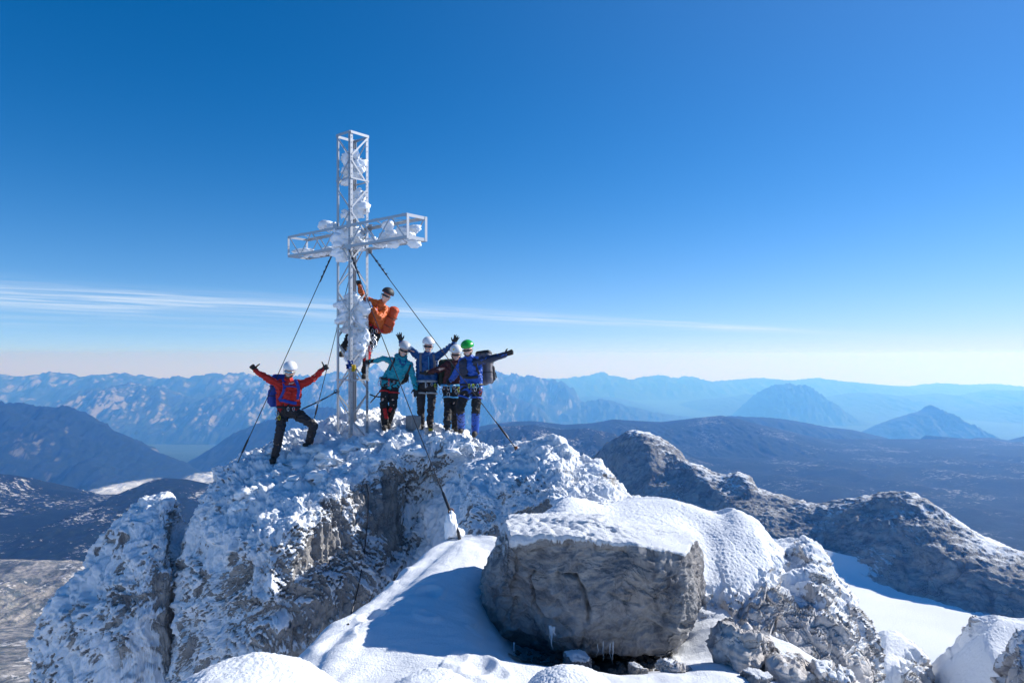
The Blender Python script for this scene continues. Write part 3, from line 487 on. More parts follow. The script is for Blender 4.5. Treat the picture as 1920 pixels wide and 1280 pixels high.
# ------------------------------------------------------------------ ridge and glacier bowl below on the right
M['ridge'] = rock_snow('bedded_limestone', .016, dark=(.10, .105, .11), light=(.30, .30, .30), tan=(.30, .26, .22), tanamt=.3, rime=.3, streak=(1, 1.6, 3.2), edge=.2)
M['glacier'] = rock_snow('glacier_snow', .02, rime=.02)
I_ = [
 [(1040,960,1750,-.1),(1095,880,1700,-.1),(1122,850,1660,-.1),(1150,824,1640,0),(1182,812,1600,.1),(1213,814,1570,.1),(1250,834,1530,.0),(1272,850,1490,.0),(1292,868,1440,.1),(1345,889,1370,.15),(1398,894,1310,.15),(1422,918,1270,.1),(1470,936,1220,.1),(1530,950,1160,.1),(1580,943,1120,.1),(1640,933,1080,.1),(1698,927,1040,.15),(1742,945,1000,.15),(1790,976,960,.15),(1850,1011,920,.2),(1920,1038,880,.15),(2010,1055,830,.1),(2140,1060,760,.1),(2400,1040,640,.1),(2900,1000,500,0)],
 [(1040,985,1690,-.3),(1095,925,1630,-.3),(1122,896,1590,-.3),(1150,872,1560,-.25),(1182,862,1520,-.2),(1213,866,1480,-.2),(1250,884,1440,-.1),(1272,892,1410,.0),(1292,900,1380,-.1),(1345,915,1310,.0),(1398,925,1250,.0),(1422,944,1210,.05),(1470,962,1165,.0),(1530,978,1110,.0),(1580,974,1070,.0),(1640,966,1030,.05),(1698,962,990,.1),(1742,978,955,.1),(1790,1002,920,.1),(1850,1034,880,.15),(1920,1062,840,.1),(2010,1085,790,.1),(2140,1095,725,.1),(2400,1090,610,.1),(2900,1070,480,0)],
 [(1040,1020,1600,-.4),(1095,985,1540,-.4),(1122,960,1500,-.35),(1150,940,1470,-.35),(1182,932,1430,-.3),(1213,932,1390,-.3),(1250,938,1350,-.2),(1272,942,1330,.0),(1292,946,1300,-.2),(1345,958,1240,-.2),(1398,968,1180,-.2),(1422,980,1150,-.1),(1470,1000,1105,-.1),(1530,1022,1050,-.15),(1580,1022,1010,-.1),(1640,1018,970,.0),(1698,1020,935,.0),(1742,1030,900,-.1),(1790,1048,870,-.1),(1850,1074,840,-.1),(1920,1100,800,-.2),(2010,1125,755,-.1),(2140,1140,690,0),(2400,1150,580,0),(2900,1150,450,0)],
 [(1040,1060,1500,-.4),(1095,1050,1430,-.4),(1122,1040,1400,-.4),(1150,1030,1370,-.4),(1182,1025,1330,-.4),(1213,1020,1300,-.3),(1250,1015,1270,-.2),(1272,1015,1250,-.1),(1292,1015,1220,-.2),(1345,1020,1170,-.3),(1398,1026,1120,-.3),(1422,1034,1090,-.2),(1470,1050,1040,-.2),(1530,1066,995,-.1),(1580,1072,960,.2),(1640,1080,925,.1),(1698,1094,885,-.3),(1742,1098,865,-.3),(1790,1102,845,-.3),(1850,1118,815,-.35),(1920,1138,780,-.35),(2010,1165,730,-.3),(2140,1190,665,-.1),(2400,1210,555,0),(2900,1220,430,0)],
 [(1040,1130,1400,-.4),(1095,1130,1330,-.4),(1122,1130,1300,-.4),(1150,1130,1270,-.4),(1182,1130,1230,-.4),(1213,1130,1190,-.4),(1250,1120,1160,-.3),(1272,1120,1150,-.2),(1292,1110,1130,-.3),(1345,1110,1080,-.3),(1398,1105,1040,-.3),(1422,1105,1020,-.2),(1470,1110,980,.1),(1530,1118,930,.3),(1580,1130,890,.3),(1640,1150,850,.2),(1698,1165,830,-.2),(1742,1165,820,-.3),(1790,1165,805,-.3),(1850,1175,780,-.3),(1920,1195,745,-.3),(2010,1225,700,-.3),(2140,1250,635,-.1),(2400,1280,530,0),(2900,1300,410,0)],
]
patch('rock_ridge', I_, 460, 170, 'fold', M['ridge'], 83, bias=-.50, back=(60, 160, -190), rockamp=1.0)
def glacier():
    nr, nc = 90, 120; pxs = np.linspace(1100, 2700, nc); ym = np.interp(pxs, [1040, 1400, 1580, 1700, 1920, 2140, 2400, 2900], [1500, 1130, 985, 925, 815, 700, 590, 460])
    t = np.linspace(0, 1, nr)[:, None]; Y = 300 + t * (ym[None, :] - 300); X = (pxs[None, :] - 960) / F * Y
    Z = -298 - (Y - 800) * .035 + 5 * fbm(np.stack([X / 160, Y / 160, X * 0], 2).reshape(-1, 3), 3, 3).reshape(X.shape) + 26 * sstep(.86, 1.04, t) ** 2
    P = np.stack([X, Y, Z], 2)
    link('glacier', np_mesh('glacier', P.reshape(-1, 3), grid_quads(nr, nc), {'snow': np.ones(nr * nc)}), M['glacier'], kind='structure')
glacier()
# ------------------------------------------------------------------ the big boulder, its icicles and the stones around it
def blockrock(name, corners, n, seed, mat, parent=None, k=.72, amp=1., snowtop=.0, scale=1., lump=1., cracks=None):
    """closed rock: a cube sphere mapped through eight world corners (x left/right, y front/back, z bottom/top)"""
    V = []; Q = []; off = 0
    t = np.tan(np.linspace(-math.pi / 4, math.pi / 4, n)); A_, B_ = np.meshgrid(t, t)
    for ax in range(3):
        for sg in (-1, 1):
            c = np.zeros((n, n, 3)); c[..., ax] = sg; c[..., (ax + 1) % 3] = A_ * sg; c[..., (ax + 2) % 3] = B_
            V.append(c.reshape(-1, 3)); Q.append(grid_quads(n, n)[:, ::-1] + off); off += n * n
    c = np.concatenate(V); Q = np.concatenate(Q)
    c = c * k + (1 - k) * c / np.linalg.norm(c, axis=1, keepdims=True) * 1.35
    key = np.round(c * 1e5).astype(np.int64); _, idx, inv = np.unique(key, axis=0, return_index=True, return_inverse=True)
    c = c[idx]; Q = inv.ravel()[Q]
    u = (c + 1) / 2; K = np.array(corners).reshape(2, 2, 2, 3); P = 0
    for i in (0, 1):
        for j in (0, 1):
            for l in (0, 1):
                w = (u[:, 0] if i else 1 - u[:, 0]) * (u[:, 1] if j else 1 - u[:, 1]) * (u[:, 2] if l else 1 - u[:, 2])
                P = P + w[:, None] * K[l, j, i]
    def vn(P):
        f = np.cross(P[Q[:, 2]] - P[Q[:, 0]], P[Q[:, 3]] - P[Q[:, 1]]); nn = np.zeros_like(P)
        for q in range(4): np.add.at(nn, Q[:, q], f)
        return nn / np.maximum(np.linalg.norm(nn, axis=1, keepdims=True), 1e-9)
    n0 = vn(P); w = np.stack([fbm(P * 1.2 / scale + 9 * q, seed + q, 3) for q in range(3)], 1); q = P / scale + w * .35
    c1, c2, ci = cells(q * [1.6, 1.6, 1.9], seed + 3); e1, e2, ei = cells(q * [5, 5, 6.5], seed + 4)
    d = .05 * fbm(q * 1.4, seed + 5, 4, .5, 'ridge') + .030 * fbm(q * [3, 3, 8], seed + 15, 3, .6, 'ridge') + .08 * (ci - .5) * sstep(0, .1, c2 - c1) - .015 * (1 - sstep(0, .03, c2 - c1)) * sstep(-.1, .25, fbm(P * 1.3, seed + 60, 2)) + .018 * (ei - .5) * sstep(0, .2, e2 - e1)  + .035 * fbm(q * 5, seed + 7, 4, .6, 'ridge') + .016 * fbm(q * 15, seed + 8, 3, .65, 'ridge')
    d = (d + .24 * fbm(P * .9 / scale, seed + 70, 3) - d.mean()) * amp * scale; P1 = P + n0 * d[:, None]
    if cracks:
        for pl, dep, wd in cracks:
            for a, b in zip(pl[:-1], pl[1:]):
                a, b = np.array(a), np.array(b); S = np.stack([960 + F * P[:, 0] / P[:, 1], HY - F * P[:, 2] / P[:, 1]], 1); t = np.clip(((S - a) @ (b - a)) / ((b - a) @ (b - a)), 0, 1); ds = np.linalg.norm(S - a - t[:, None] * (b - a), axis=1) + 2.5 * fbm(P * 9, 5, 2)
                P1 = P1 - n0 * (np.exp(-(ds / wd) ** 2) * dep * (n0[:, 1] < -.3))[:, None]
    n1 = vn(P1)
    s = (n1[:, 2] * .5 + n0[:, 2] * .5 - .62) * 2.2 + snowtop + .3 * fbm(P * 3, seed + 9, 3)
    if cracks: s = np.maximum(s, -.28 + .5 * fbm(P * 5, seed + 19, 3) - .9 * sstep(.02, .34, u[:, 0]) + .3 * sstep(.55, 1., u[:, 2]))
    snow = np.clip(s + .5, 0, 1); cov = sstep(.4, .75, s + .5)
    g1, g2, gi = cells(P * 13 + w, seed + 11)
    P2 = P1 * 1.; P2 += (n0 * .35 + np.array([0, 0, .65])) * (cov * (.04 * scale - n0[:, 2] * d * .7 + lump * .045 * np.sqrt(np.clip(1 - g1, 0, 1)) * sstep(.5, -.4, u[:, 0] * 2 - 1.2)))[:, None]
    me = np_mesh(name, P2, Q, {'snow': snow}); return link(name, me, mat, parent), P2
bl = empty('boulder', at(1090, 1240, 6.2), 'large angular grey limestone boulder with a snow cap and icicles in the foreground', 'boulder')
# corners: bottom (front L, front R, back L, back R), top (same)
BC = [at(938, 1188, 6.30), at(1262, 1252, 5.90), at(925, 1180, 7.3), at(1325, 1205, 6.8), at(932, 1003, 6.0), at(1306, 1040, 5.85), at(950, 968, 7.35), at(1300, 994, 7.2)]
rock, RP = blockrock('rock', BC, 160, 7, M['boulder'], bl, k=.56, snowtop=.0, cracks=[([(1044,1076),(1079,1083),(1091,1105),(1104,1136),(1104,1152)],.075,3.4),([(998,1076),(988,1090),(994,1113),(998,1137),(1018,1158),(1043,1161),(1075,1172)],.06,3.0),([(1140,1108),(1172,1128),(1198,1132)],.03,2.6),([(1240,1170),(1256,1140),(1262,1122)],.03,2.6),([(925,1120),(960,1135),(985,1150)],.03,2.6)])
def icicle(px, py, Y, ln, r, parent):
    p = at(px, py, Y); pts = [(p[0] + random.uniform(-.002, .002) * i, p[1], p[2] + .02 - ln * i / 6) for i in range(7)]
    v, f = tube(pts, [r * 1.4 * (1 - i / 6.5) * random.uniform(.85, 1.1) for i in range(7)], 7)
    poly_obj('icicle', [(v, f)], M['clear_ice'], parent)
M['clear_ice'] = simple('clear_ice', (.75, .82, .88), .08, 0, .001, 60, .1); M['clear_ice'].node_tree.nodes['Principled BSDF'].inputs['Transmission Weight'].default_value = .25
random.seed(4)
for px, py, ln, r in [(1035,1178,.20,.012),(1031,1176,.12,.01),(1039,1178,.10,.009),(1121,1196,.19,.006),(1131,1199,.20,.006),(1144,1202,.17,.007),(1149,1203,.21,.007),(964,1208,.12,.006)]:
    icicle(px, py, 5.98, ln, r, bl)
def cornerbox(px, py, Y, w, d, h, rot=0, tilt=0):
    c = at(px, py, Y); m = Matrix.Rotation(rot, 3, 'Z') @ Matrix.Rotation(tilt, 3, 'Y'); r = []
    for z in (0, 1):
        for y in (0, 1):
            for x in (0, 1):
                v = m @ Vector(((x - .5) * w * random.uniform(.8, 1.05), (y - .5) * d, (z - .5) * h * random.uniform(.85, 1.1))); r.append(c + np.array(v))
    return r
def stone(px, py, Y, w, d, h, rot, tilt, seed, label, mat='boulder', snow=-.8, n=28, amp=2.4, group=None):
    o, _ = blockrock('stone', cornerbox(px, py, Y, w, d, h, rot, tilt), n, seed, M[mat], None, .62, amp, snow, max(w, h) * .8, .3)
    tag(o, label, 'stone', group)
stone(1085, 1247, 5.75, .21, .2, .16, .2, 0, 3, 'small frosted grey stone in the dark hollow under the large boulder', snow=-.1)
stone(1388, 1228, 5.65, .34, .30, .42, .5, .35, 5, 'pointed brown grey stone leaning against the crag just right of the large boulder', 'craggy', -.8)
stone(1436, 1244, 5.75, .12, .2, .34, .3, .1, 6, 'narrow upright grey stone beside the pointed stone right of the boulder', 'craggy', -.8)
stone(1490, 1266, 5.45, .36, .3, .16, .1, .15, 8, 'pale broken stone poking from the snow at the bottom edge', 'craggy', -.7)
stone(1565, 1272, 5.35, .30, .3, .14, -.2, .1, 9, 'flat grey stone at the bottom edge below the crag', 'craggy', -.5)
stone(1418, 1275, 5.2, .16, .2, .10, .4, 0, 10, 'small dark brown stone sunk in the snow at the bottom edge', 'boulder', -.4)
stone(1262, 1252, 5.5, .20, .2, .09, .4, .2, 11, 'small tan stone lying under the lower right corner of the large boulder', 'craggy', -.6)
stone(1195, 1258, 5.6, .12, .12, .08, .4, .2, 12, 'palm sized grey stone in the shadow under the boulder, right of the frosted one', 'boulder', -.4)
# rubble in the hollow
random.seed(9); parts = []
for k in range(150):
    px = random.uniform(935, 1270); py = random.uniform(1215, 1262); r = random.uniform(.015, .045); c = at(px, py + 6, 6.35 - (py - 1215) * .012)
    bm = bmesh.new(); bmesh.ops.create_icosphere(bm, subdivisions=1, radius=r)
    for v in bm.verts: v.co = Vector((v.co.x * random.uniform(.7, 1.3), v.co.y * random.uniform(.7, 1.3), v.co.z * .7)) + Vector(c)
    bm.verts.index_update(); parts.append(([v.co.copy() for v in bm.verts], [[q.index for q in f.verts] for f in bm.faces])); bm.free()
M['rubble'] = simple('rubble', (.10, .095, .09), .9, 0, .004, 60, .4)
tag(poly_obj('rubble', parts, M['rubble'], smooth=False, kind='stuff'), 'dark rubble in the hollow under the boulder', 'rubble')
# rime covered humps right in front
def hump(name, px, py, Y, rx, ry, rz, seed, label):
    nr, nc = 150, 200; th = np.linspace(0, math.pi, nc)[None, :] * np.ones((nr, 1)); u = np.linspace(-1, 1, nc)[None, :] * np.ones((nr, 1)); v = np.linspace(-1, 1, nr)[:, None] * np.ones((1, nc))
    c = at(px, py, Y); r = np.sqrt(u ** 2 + v ** 2); z = 1 - .9 * r ** 2.2
    P = np.stack([c[0] + u * rx, c[1] + v * ry, c[2] - rz + rz * z], 2); P += (fbm(P.reshape(-1, 3) * 1.8, seed, 3) * .05).reshape(nr, nc, 1) * np.array([0, 0, 1])
    n = gnorm(P[::-1])[::-1] * -1; n = np.where(n[..., 2:3] < 0, -n, n)
    p = P.reshape(-1, 3); a, b, ci = cells(p * [44, 34, 44], seed + 3)
    P = P + n * ((.009 * np.sqrt(np.clip(1 - a * 1.15, 0, 1)) + .005 * ci) * (.75 + 1.5 * fbm(p * 3, seed + 8, 3)) + .012 * fbm(p * [9, 5, 9], seed + 12, 3)).reshape(nr, nc, 1)
    o = link(name, np_mesh(name, P.reshape(-1, 3), grid_quads(nr, nc)[:, ::-1], {'snow': np.ones(nr * nc)}), M['snow'], kind='structure')
hump('rimed_mound', 445, 1256, 4.0, .62, .75, .36, 3, '')
hump('rimed_mound', 800, 1290, 4.0, .36, .6, .2, 5, '')
hump('snow_mound', 1075, 1276, 4.3, .30, .5, .15, 6, '')
# ------------------------------------------------------------------ raycasts on the rock, for standing things
_v = np.concatenate([a for a, b in NEAR]); _o = np.cumsum([0] + [len(a) for a, b in NEAR])
_q = np.concatenate([b + o_ for (a, b), o_ in zip(NEAR, _o)])
ROCK = BVHTree.FromPolygons([tuple(x) for x in _v], [tuple(int(i) for i in x) for x in _q])
def ray(px, py, tree=None, dflt=13.):
    d = Vector(at(px, py, 1.)).normalized(); h = (tree or ROCK).ray_cast(Vector((0, 0, 0)), d)
    return h[0] if h[0] is not None else Vector(at(px, py, dflt))
def ground(x, y):
    h = ROCK.ray_cast(Vector((x, y, 3)), Vector((0, 0, -1))); return h[0].z if h[0] is not None else -1.7
# ------------------------------------------------------------------ the summit cross
CX = Vector((-3.102, 13.3)); TH = .873; WD = .431
rv = Vector((math.cos(TH), math.sin(TH))); lv = Vector((-math.sin(TH), math.cos(TH)))
cF, cR, cL, cB = CX, CX + WD * rv, CX + WD * lv, CX + WD * (rv + lv)
ZT, ZB = 4.30, -1.95
def v3(p, z): return Vector((p.x, p.y, z))
def bar(p, q, w, t, nrm):      # flat bar p-q, wide side w perpendicular to nrm
    d = (q - p).normalized(); s = nrm.cross(d).normalized(); n_ = d.cross(s).normalized(); V = []
    for e in (p, q):
        for a, b in ((-1, -1), (1, -1), (1, 1), (-1, 1)): V.append(e + s * a * w / 2 + n_ * b * t / 2)
    return V, [(0, 3, 2, 1), (4, 5, 6, 7), (0, 1, 5, 4), (1, 2, 6, 5), (2, 3, 7, 6), (3, 0, 4, 7)]
cross = empty('summit_cross', (CX.x + .1, CX.y + .3, -1.7), 'tall aluminium lattice summit cross with lumps of rime ice inside its frame', 'cross')
AL = M['aluminium']
def angle_post(p, q, da, db, w=.058, t=.006, name='post'):   # L section: one flange along da, one along db
    da, db = Vector(da).normalized(), Vector(db).normalized()
    a = bar(p + da * w / 2, q + da * w / 2, w, t, db); b = bar(p + db * (w / 2 + t * .6), q + db * (w / 2 + t * .6), w - t, t, da)
    return poly_obj(name, [a, b], AL, cross, False)
r3, l3 = Vector((rv.x, rv.y, 0)), Vector((lv.x, lv.y, 0)); up3 = Vector((0, 0, 1))
for c, da, db in ((cF, r3, l3), (cR, -r3, l3), (cL, r3, -l3), (cB, -r3, -l3)):
    angle_post(v3(c, ZB), v3(c, ZT), da, db)
def face_braces(a, b, nrm, flip, z0, z1, step=.5, name='brace'):
    z = z0; k = flip; o = nrm * .010
    while z > z1:
        p, q = (a, b) if k % 2 == 0 else (b, a); e = (q - p).normalized() * .03
        poly_obj(name, [bar(v3(p, z) + o + v3(e, 0) , v3(q, z - .40) + o - v3(e, 0), .032, .005, nrm)], AL, cross, False)
        z -= step; k += 1
zt = ZT - .06
face_braces(cF, cR, -l3, 1, zt, -1.7); face_braces(cF, cL, -r3, 1, zt, -1.7)
face_braces(cL, cB, l3, 0, zt, -1.7); face_braces(cR, cB, r3, 0, zt, -1.7)
def ring(z, w=.045, which='FRBL'):
    cs = dict(F=cF, R=cR, B=cB, L=cL); s = 'FRBL'
    for i in range(4):
        a, b = cs[s[i]], cs[s[(i + 1) % 4]]; n_ = {0: -l3, 1: r3, 2: l3, 3: -r3}[i]
        poly_obj('crosspiece', [bar(v3(a, z) + n_ * .016, v3(b, z) + n_ * .016, w, .006, n_)], AL, cross, False)
ring(ZT - .022, .05); ring(3.40, .03); ring(.51, .03); ring(-.49, .03)
# the arms of the cross: a square truss through the tower
ax = -l3; zt_, zb_ = 2.50, 2.055
def P_(s, side, z):       # s metres along the arm from the tower's front corner; side 0 front plane, 1 rear plane
    return v3(cF, z) + ax * s + (r3 * WD if side else Vector()) + (-r3 if side == 0 else r3) * .030
S0, S1 = -(WD + 1.66), 1.64
for side in (0, 1):
    nn_ = -r3 if side == 0 else r3
    for z, dz in ((zt_, -1), (zb_, 1)):
        angle_post(P_(S0, side, z), P_(S1, side, z), up3 * dz, -nn_, .050, .006, 'chord')
    s = S1 - .05; k = side
    while s > S0 + .2:
        if not (-.05 - WD < s - .12 < -.0):
            za, zb2 = (zt_ - .03, zb_ + .03) if k % 2 else (zb_ + .03, zt_ - .03)
            poly_obj('brace', [bar(P_(s, side, za) - nn_ * .012, P_(s - .36, side, zb2) - nn_ * .012, .028, .005, nn_)], AL, cross, False)
        s -= .41; k += 1
for z, sg in ((zt_, 1), (zb_, -1)):
    s = S1 - .1; k = 0
    while s > S0 + .3:
        poly_obj('brace', [bar(P_(s, k % 2, z) + up3 * sg * .008, P_(s - .34, 1 - k % 2, z) + up3 * sg * .008, .026, .005, up3)], AL, cross, False); s -= .4; k += 1
for s, w in ((S1, .055), (S0, .045)):
    sg = 1 if s > 0 else -1; a, b, c, d = P_(s, 0, zt_), P_(s, 1, zt_), P_(s, 1, zb_), P_(s, 0, zb_); n_ = ax * sg; o = n_ * .006
    ins = Vector((0, 0, w / 2)); inr = r3 * w / 2
    for p, q in ((a - ins + o, b - ins + o), (d + ins + o, c + ins + o)): poly_obj('end_plate', [bar(p, q, w, .006, n_)], AL, cross, False)
    for p, q in ((a + inr + o * 1.9, d + inr + o * 1.9), (b - inr + o * 1.9, c - inr + o * 1.9)): poly_obj('end_plate', [bar(p, q, w, .006, n_)], AL, cross, False)
for side, nn_ in ((0, -r3), (1, r3)):     # gusset plates where the arms meet the tower
    for s in (0, -WD):
        for z in (zt_, zb_): poly_obj('gusset', [bar(P_(s - .07, side, z) + nn_ * .006, P_(s + .07, side, z) + nn_ * .006, .13, .006, nn_)], AL, cross, False)
bp_ = []                                  # bolt heads down the two bright posts
for k in range(60):
    z = ZT - .12 - k * .1
    if k % 5 in (3,): continue
    for c, n_, o_ in ((cF, -l3, r3 * .03), (cR, -l3, -r3 * .03), (cF, -r3, l3 * .03)):
        p = v3(c, z) + o_ + n_ * .003; bp_.append(tube([p, p + n_ * .009], .006, 6))
poly_obj('bolts', bp_, M['steel'], cross, False, kind='stuff')
# rime frozen on the frame: angular overlapping ice plates
def rime_lump(px, py, Y, w, h, seed, parent=cross, dy=None, name='rime', amp=1.):
    c = Vector(at(px, py, Y)); sx = w / F * Y / 2; sz = h / F * Y / 2; sy = dy or (sx + sz) / 2 * .8
    bm = bmesh.new(); bmesh.ops.create_icosphere(bm, subdivisions=4, radius=1)
    V = np.array([v.co[:] for v in bm.verts]); Fq = np.array([[q.index for q in f.verts] for f in bm.faces]); bm.free()
    P = V * [sx, sy, sz]; a, b, ci = cells((P + seed) * [9, 9, 13], seed); a2, b2, c2 = cells((P + seed) * [24, 24, 30], seed + 1)
    d = 1 + amp * (1.0 * (ci - .42) + .22 * (c2 - .5) + .30 * fbm((P + seed) * 8, seed, 3)); P = P * d[:, None] + np.array([0, 0, 1]) * (.0)
    P[:, 2] -= .25 * np.abs(P[:, 0]) * (ci - .5)
    me = np_mesh(name, P + np.array(c[:]), Fq); return link(name, me, M['ice'], parent, False)
YC = 13.6
for i, (px, py, w, h, Y) in enumerate([(652,299,16,20,YC),(664,292,12,20,YC),(672,309,26,24,YC),(651,324,16,26,YC),(668,324,24,18,YC),(650,341,14,12,YC),(674,372,22,26,YC+.05),(676,391,26,24,YC+.05),(660,400,14,14,YC),(647,403,14,16,YC),
    (612,421,22,12,14.1),(628,426,22,12,13.9),(648,436,30,22,YC),(642,455,34,34,YC),(640,474,32,22,YC-.05),(668,446,30,26,YC),(676,459,26,18,YC),(700,450,20,12,13.3),(714,458,24,12,13.1),
    (727,425,16,16,12.9),(735,441,32,20,12.9),(722,446,22,14,13.0),(762,434,26,18,12.7),(778,430,22,14,12.5),(760,450,26,10,12.7),(775,456,20,12,12.5),(738,458,16,12,12.9),
    (574,470,34,7,14.9),(598,474,30,7,14.5),(616,470,20,10,14.2),(590,478,26,6,14.6),
    (662,560,28,18,YC),(650,575,32,26,YC),(672,578,34,30,YC),(654,598,36,26,YC),(676,602,26,26,YC),(642,570,12,12,YC-.1),(662,616,28,12,YC),
    (666,634,20,26,YC),(680,634,22,32,YC),(674,655,22,30,YC),(657,668,20,28,YC-.05),(668,674,14,18,YC)]):
    rime_lump(px, py, Y, w * 1.05, h * 1.08, i * 3 + 2)
# small cloth pennants tied to the front post
fl = bpy.data.materials
M['blue_cloth'] = simple('blue_cloth', (.01, .06, .30), .8, 0, .002, 80, .3); M['yellow_cloth'] = simple('yellow_cloth', (.75, .50, .02), .8, 0, .002, 80, .15); M['red_cloth'] = simple('red_cloth', (.45, .02, .02), .8, 0, .002, 80, .2)
pen = empty('pennants', at(660, 685, 13.25), 'small blue and yellow cloth pennants knotted round the front post of the cross', 'pennants')
def rag(px, py, w, h, mat, seed):
    c = at(px, py, 13.2); n = 9; u = np.linspace(-.5, .5, n)[None, :] * np.ones((n, 1)); v = np.linspace(-.5, .5, n)[:, None] * np.ones((1, n)); s = 13.2 / F
    X = c[0] + u * w * s * (1 - .35 * (v + .5)); Z = c[2] - v * h * s; Yv = c[1] + .03 * np.sin(u * 9 + seed) + .02 * np.cos(v * 7)
    P = np.stack([X, Yv, Z], 2); P2 = P + [0, .006, 0]; V = np.concatenate([P.reshape(-1, 3), P2.reshape(-1, 3)]); q = grid_quads(n, n)
    o = link('pennant', np_mesh('pennant', V, np.concatenate([q, q[:, ::-1] + n * n])), mat, pen)
rag(657, 681, 11, 12, M['blue_cloth'], 1); rag(663, 690, 8, 13, M['yellow_cloth'], 2); rag(653, 687, 8, 9, M['blue_cloth'], 3); rag(659, 678, 5, 6, M['ice'], 4)
# ------------------------------------------------------------------ guy cables
def sag(p, q, n=16, s=.0):
    return [p.lerp(q, i / (n - 1)) - Vector((0, 0, s * 4 * (i / (n - 1)) * (1 - i / (n - 1)))) for i in range(n)]
def guy(p, q, label, r=.0075, clamps=(.05, .075, .10, .125), turn=(.88, .97), mat='steel'):
    o = empty('guy_cable', q, label, 'cable', 'guy cables bracing the summit cross'); pts = sag(p, q, 24, .02)
    poly_obj('wire', [tube(pts, r, 6)], M[mat], o)
    for c in clamps:
        a = p.lerp(q, c); b = p.lerp(q, c + .006); poly_obj('clamp', [tube([a, b], .017, 7), tube([a + Vector((.014, 0, 0)), b + Vector((.03, 0, .02))], .007, 6)], M['steel'], o)
    poly_obj('cable_tail', [tube([p.lerp(q, .0) + Vector((.02, 0, 0)), p.lerp(q, .07) + Vector((.02, -.01, .0)), p.lerp(q, .15) + Vector((.015, -.01, -.02))], .006, 6)], M['steel'], o)
    a, b = p.lerp(q, turn[0]), p.lerp(q, turn[1]); poly_obj('turnbuckle', [tube([a, a.lerp(b, .15), a.lerp(b, .2), a.lerp(b, .8), a.lerp(b, .85), b], [.009, .009, .019, .019, .009, .009], 8)], M['steel'], o)
    return o
k1 = P_(-WD - .07, 0, 2.03); e1 = ray(445, 868)
guy(k1, e1, 'guy cable from the left arm of the cross to the left edge of the summit')
guy(P_(-.02, 0, 2.03), ray(864, 1010), 'long guy cable running down toward the viewer to a rime coated anchor in the gully')
k4 = P_(0, 1, 2.02); e4 = ray(967, 840, dflt=11.8)
guy(k4, e4, 'steel guy cable crossing the people on the right to the rimed hump')
e2 = Vector(at(588, 790, 14.6)); guy(P_(-WD - .03, 1, 2.0), e2, 'steel guy cable going down behind the snow between the man in red and the cross')
# rime covered anchor rod where the long cable ends
an = empty('cable_anchor', ray(864, 1010), 'short dark steel anchor rod in a lump of rime where the long cable ends', 'anchor')
A0 = ray(864, 1010); poly_obj('rod', [tube([A0 + Vector((-.11, .05, .28)), A0 + Vector((-.03, 0, .08)), A0 + Vector((.0, 0, -.1))], .017, 8)], M['steel'], an)
poly_obj('eyebolt', [tube([A0 + Vector((-.12 + .03 * math.cos(t_), .05, .31 + .035 * math.sin(t_))) for t_ in np.linspace(0, 6.28, 12)], .008, 6)], M['rust'], an)
yA = A0.y
rime_lump(845, 985, yA + .04, 18, 42, 77, an); rime_lump(856, 1003, yA + .08, 24, 20, 78, an); rime_lump(842, 1006, yA + .08, 14, 34, 79, an)
poly_obj('anchor_plate', [tube([e4 + Vector((0, 0, .03)), e4 + Vector((.02, 0, -.05))], .03, 8)], M['rust'], tag(empty('cable_anchor', e4), 'rusty anchor plate on the crest of the rimed hump at the end of a cable', 'anchor'))
# concrete block behind the feet
cb = ray(775, 815); tag(link('concrete_block', box_mesh('concrete_block', .22, .22, .26, .012), M['concrete']), 'small square grey concrete block standing in the snow between the climbers', 'block')
bpy.data.objects['concrete_block'].location = at(775, 792, cb.y + .2); bpy.data.objects['concrete_block'].rotation_euler = (0, 0, .7)
# thin cable bolted down the shaded rock wall
pts = [ray(x, y) + Vector((0, -.06, 0)) for x, y in ((688,905),(692,925),(691,960),(688,1000),(684,1040),(676,1085),(668,1120),(656,1165))]
tag(poly_obj('climbing_cable', [tube(pts, .010, 6)], M['steel']), 'thin dark cable hanging down the shaded rock wall below the cross', 'cable')
# ------------------------------------------------------------------ people
def capsule(p, q, r0, r1, n=14, sy=1.):
    p, q = Vector(p), Vector(q); d = (q - p); L_ = d.length; d = d.normalized() if L_ > 1e-6 else Vector((0, 0, 1))
    pts = []; rr = []
    for t in (-1, -.92, -.7, -.38, 0): pts.append(p + d * (t * r0)); rr.append(max(.001, r0 * math.sqrt(max(0, 1 - t * t))))
    for t in (.25, .5, .75): pts.append(p.lerp(q, t)); rr.append(r0 + (r1 - r0) * t)
    for t in (0, .38, .7, .92, 1): pts.append(q + d * (t * r1)); rr.append(max(.001, r1 * math.sqrt(max(0, 1 - t * t))))
    up = Vector((0, 1, 0)) if abs(d.y) < .8 else Vector((1, 0, 0)); a = d.cross(up).normalized(); b = a.cross(d).normalized()
    V = []; Fc = []
    for c, r in zip(pts, rr):
        for k in range(n):
            t = 2 * math.pi * k / n; V.append(c + a * math.cos(t) * r + b * math.sin(t) * r * sy)
    for i in range(len(pts) - 1):
        for k in range(n):
            u = i * n + k; w = i * n + (k + 1) % n; Fc.append((u, w, w + n, u + n))
    Fc += [tuple(range(n))[::-1], tuple(range((len(pts) - 1) * n, len(pts) * n))]
    return V, Fc
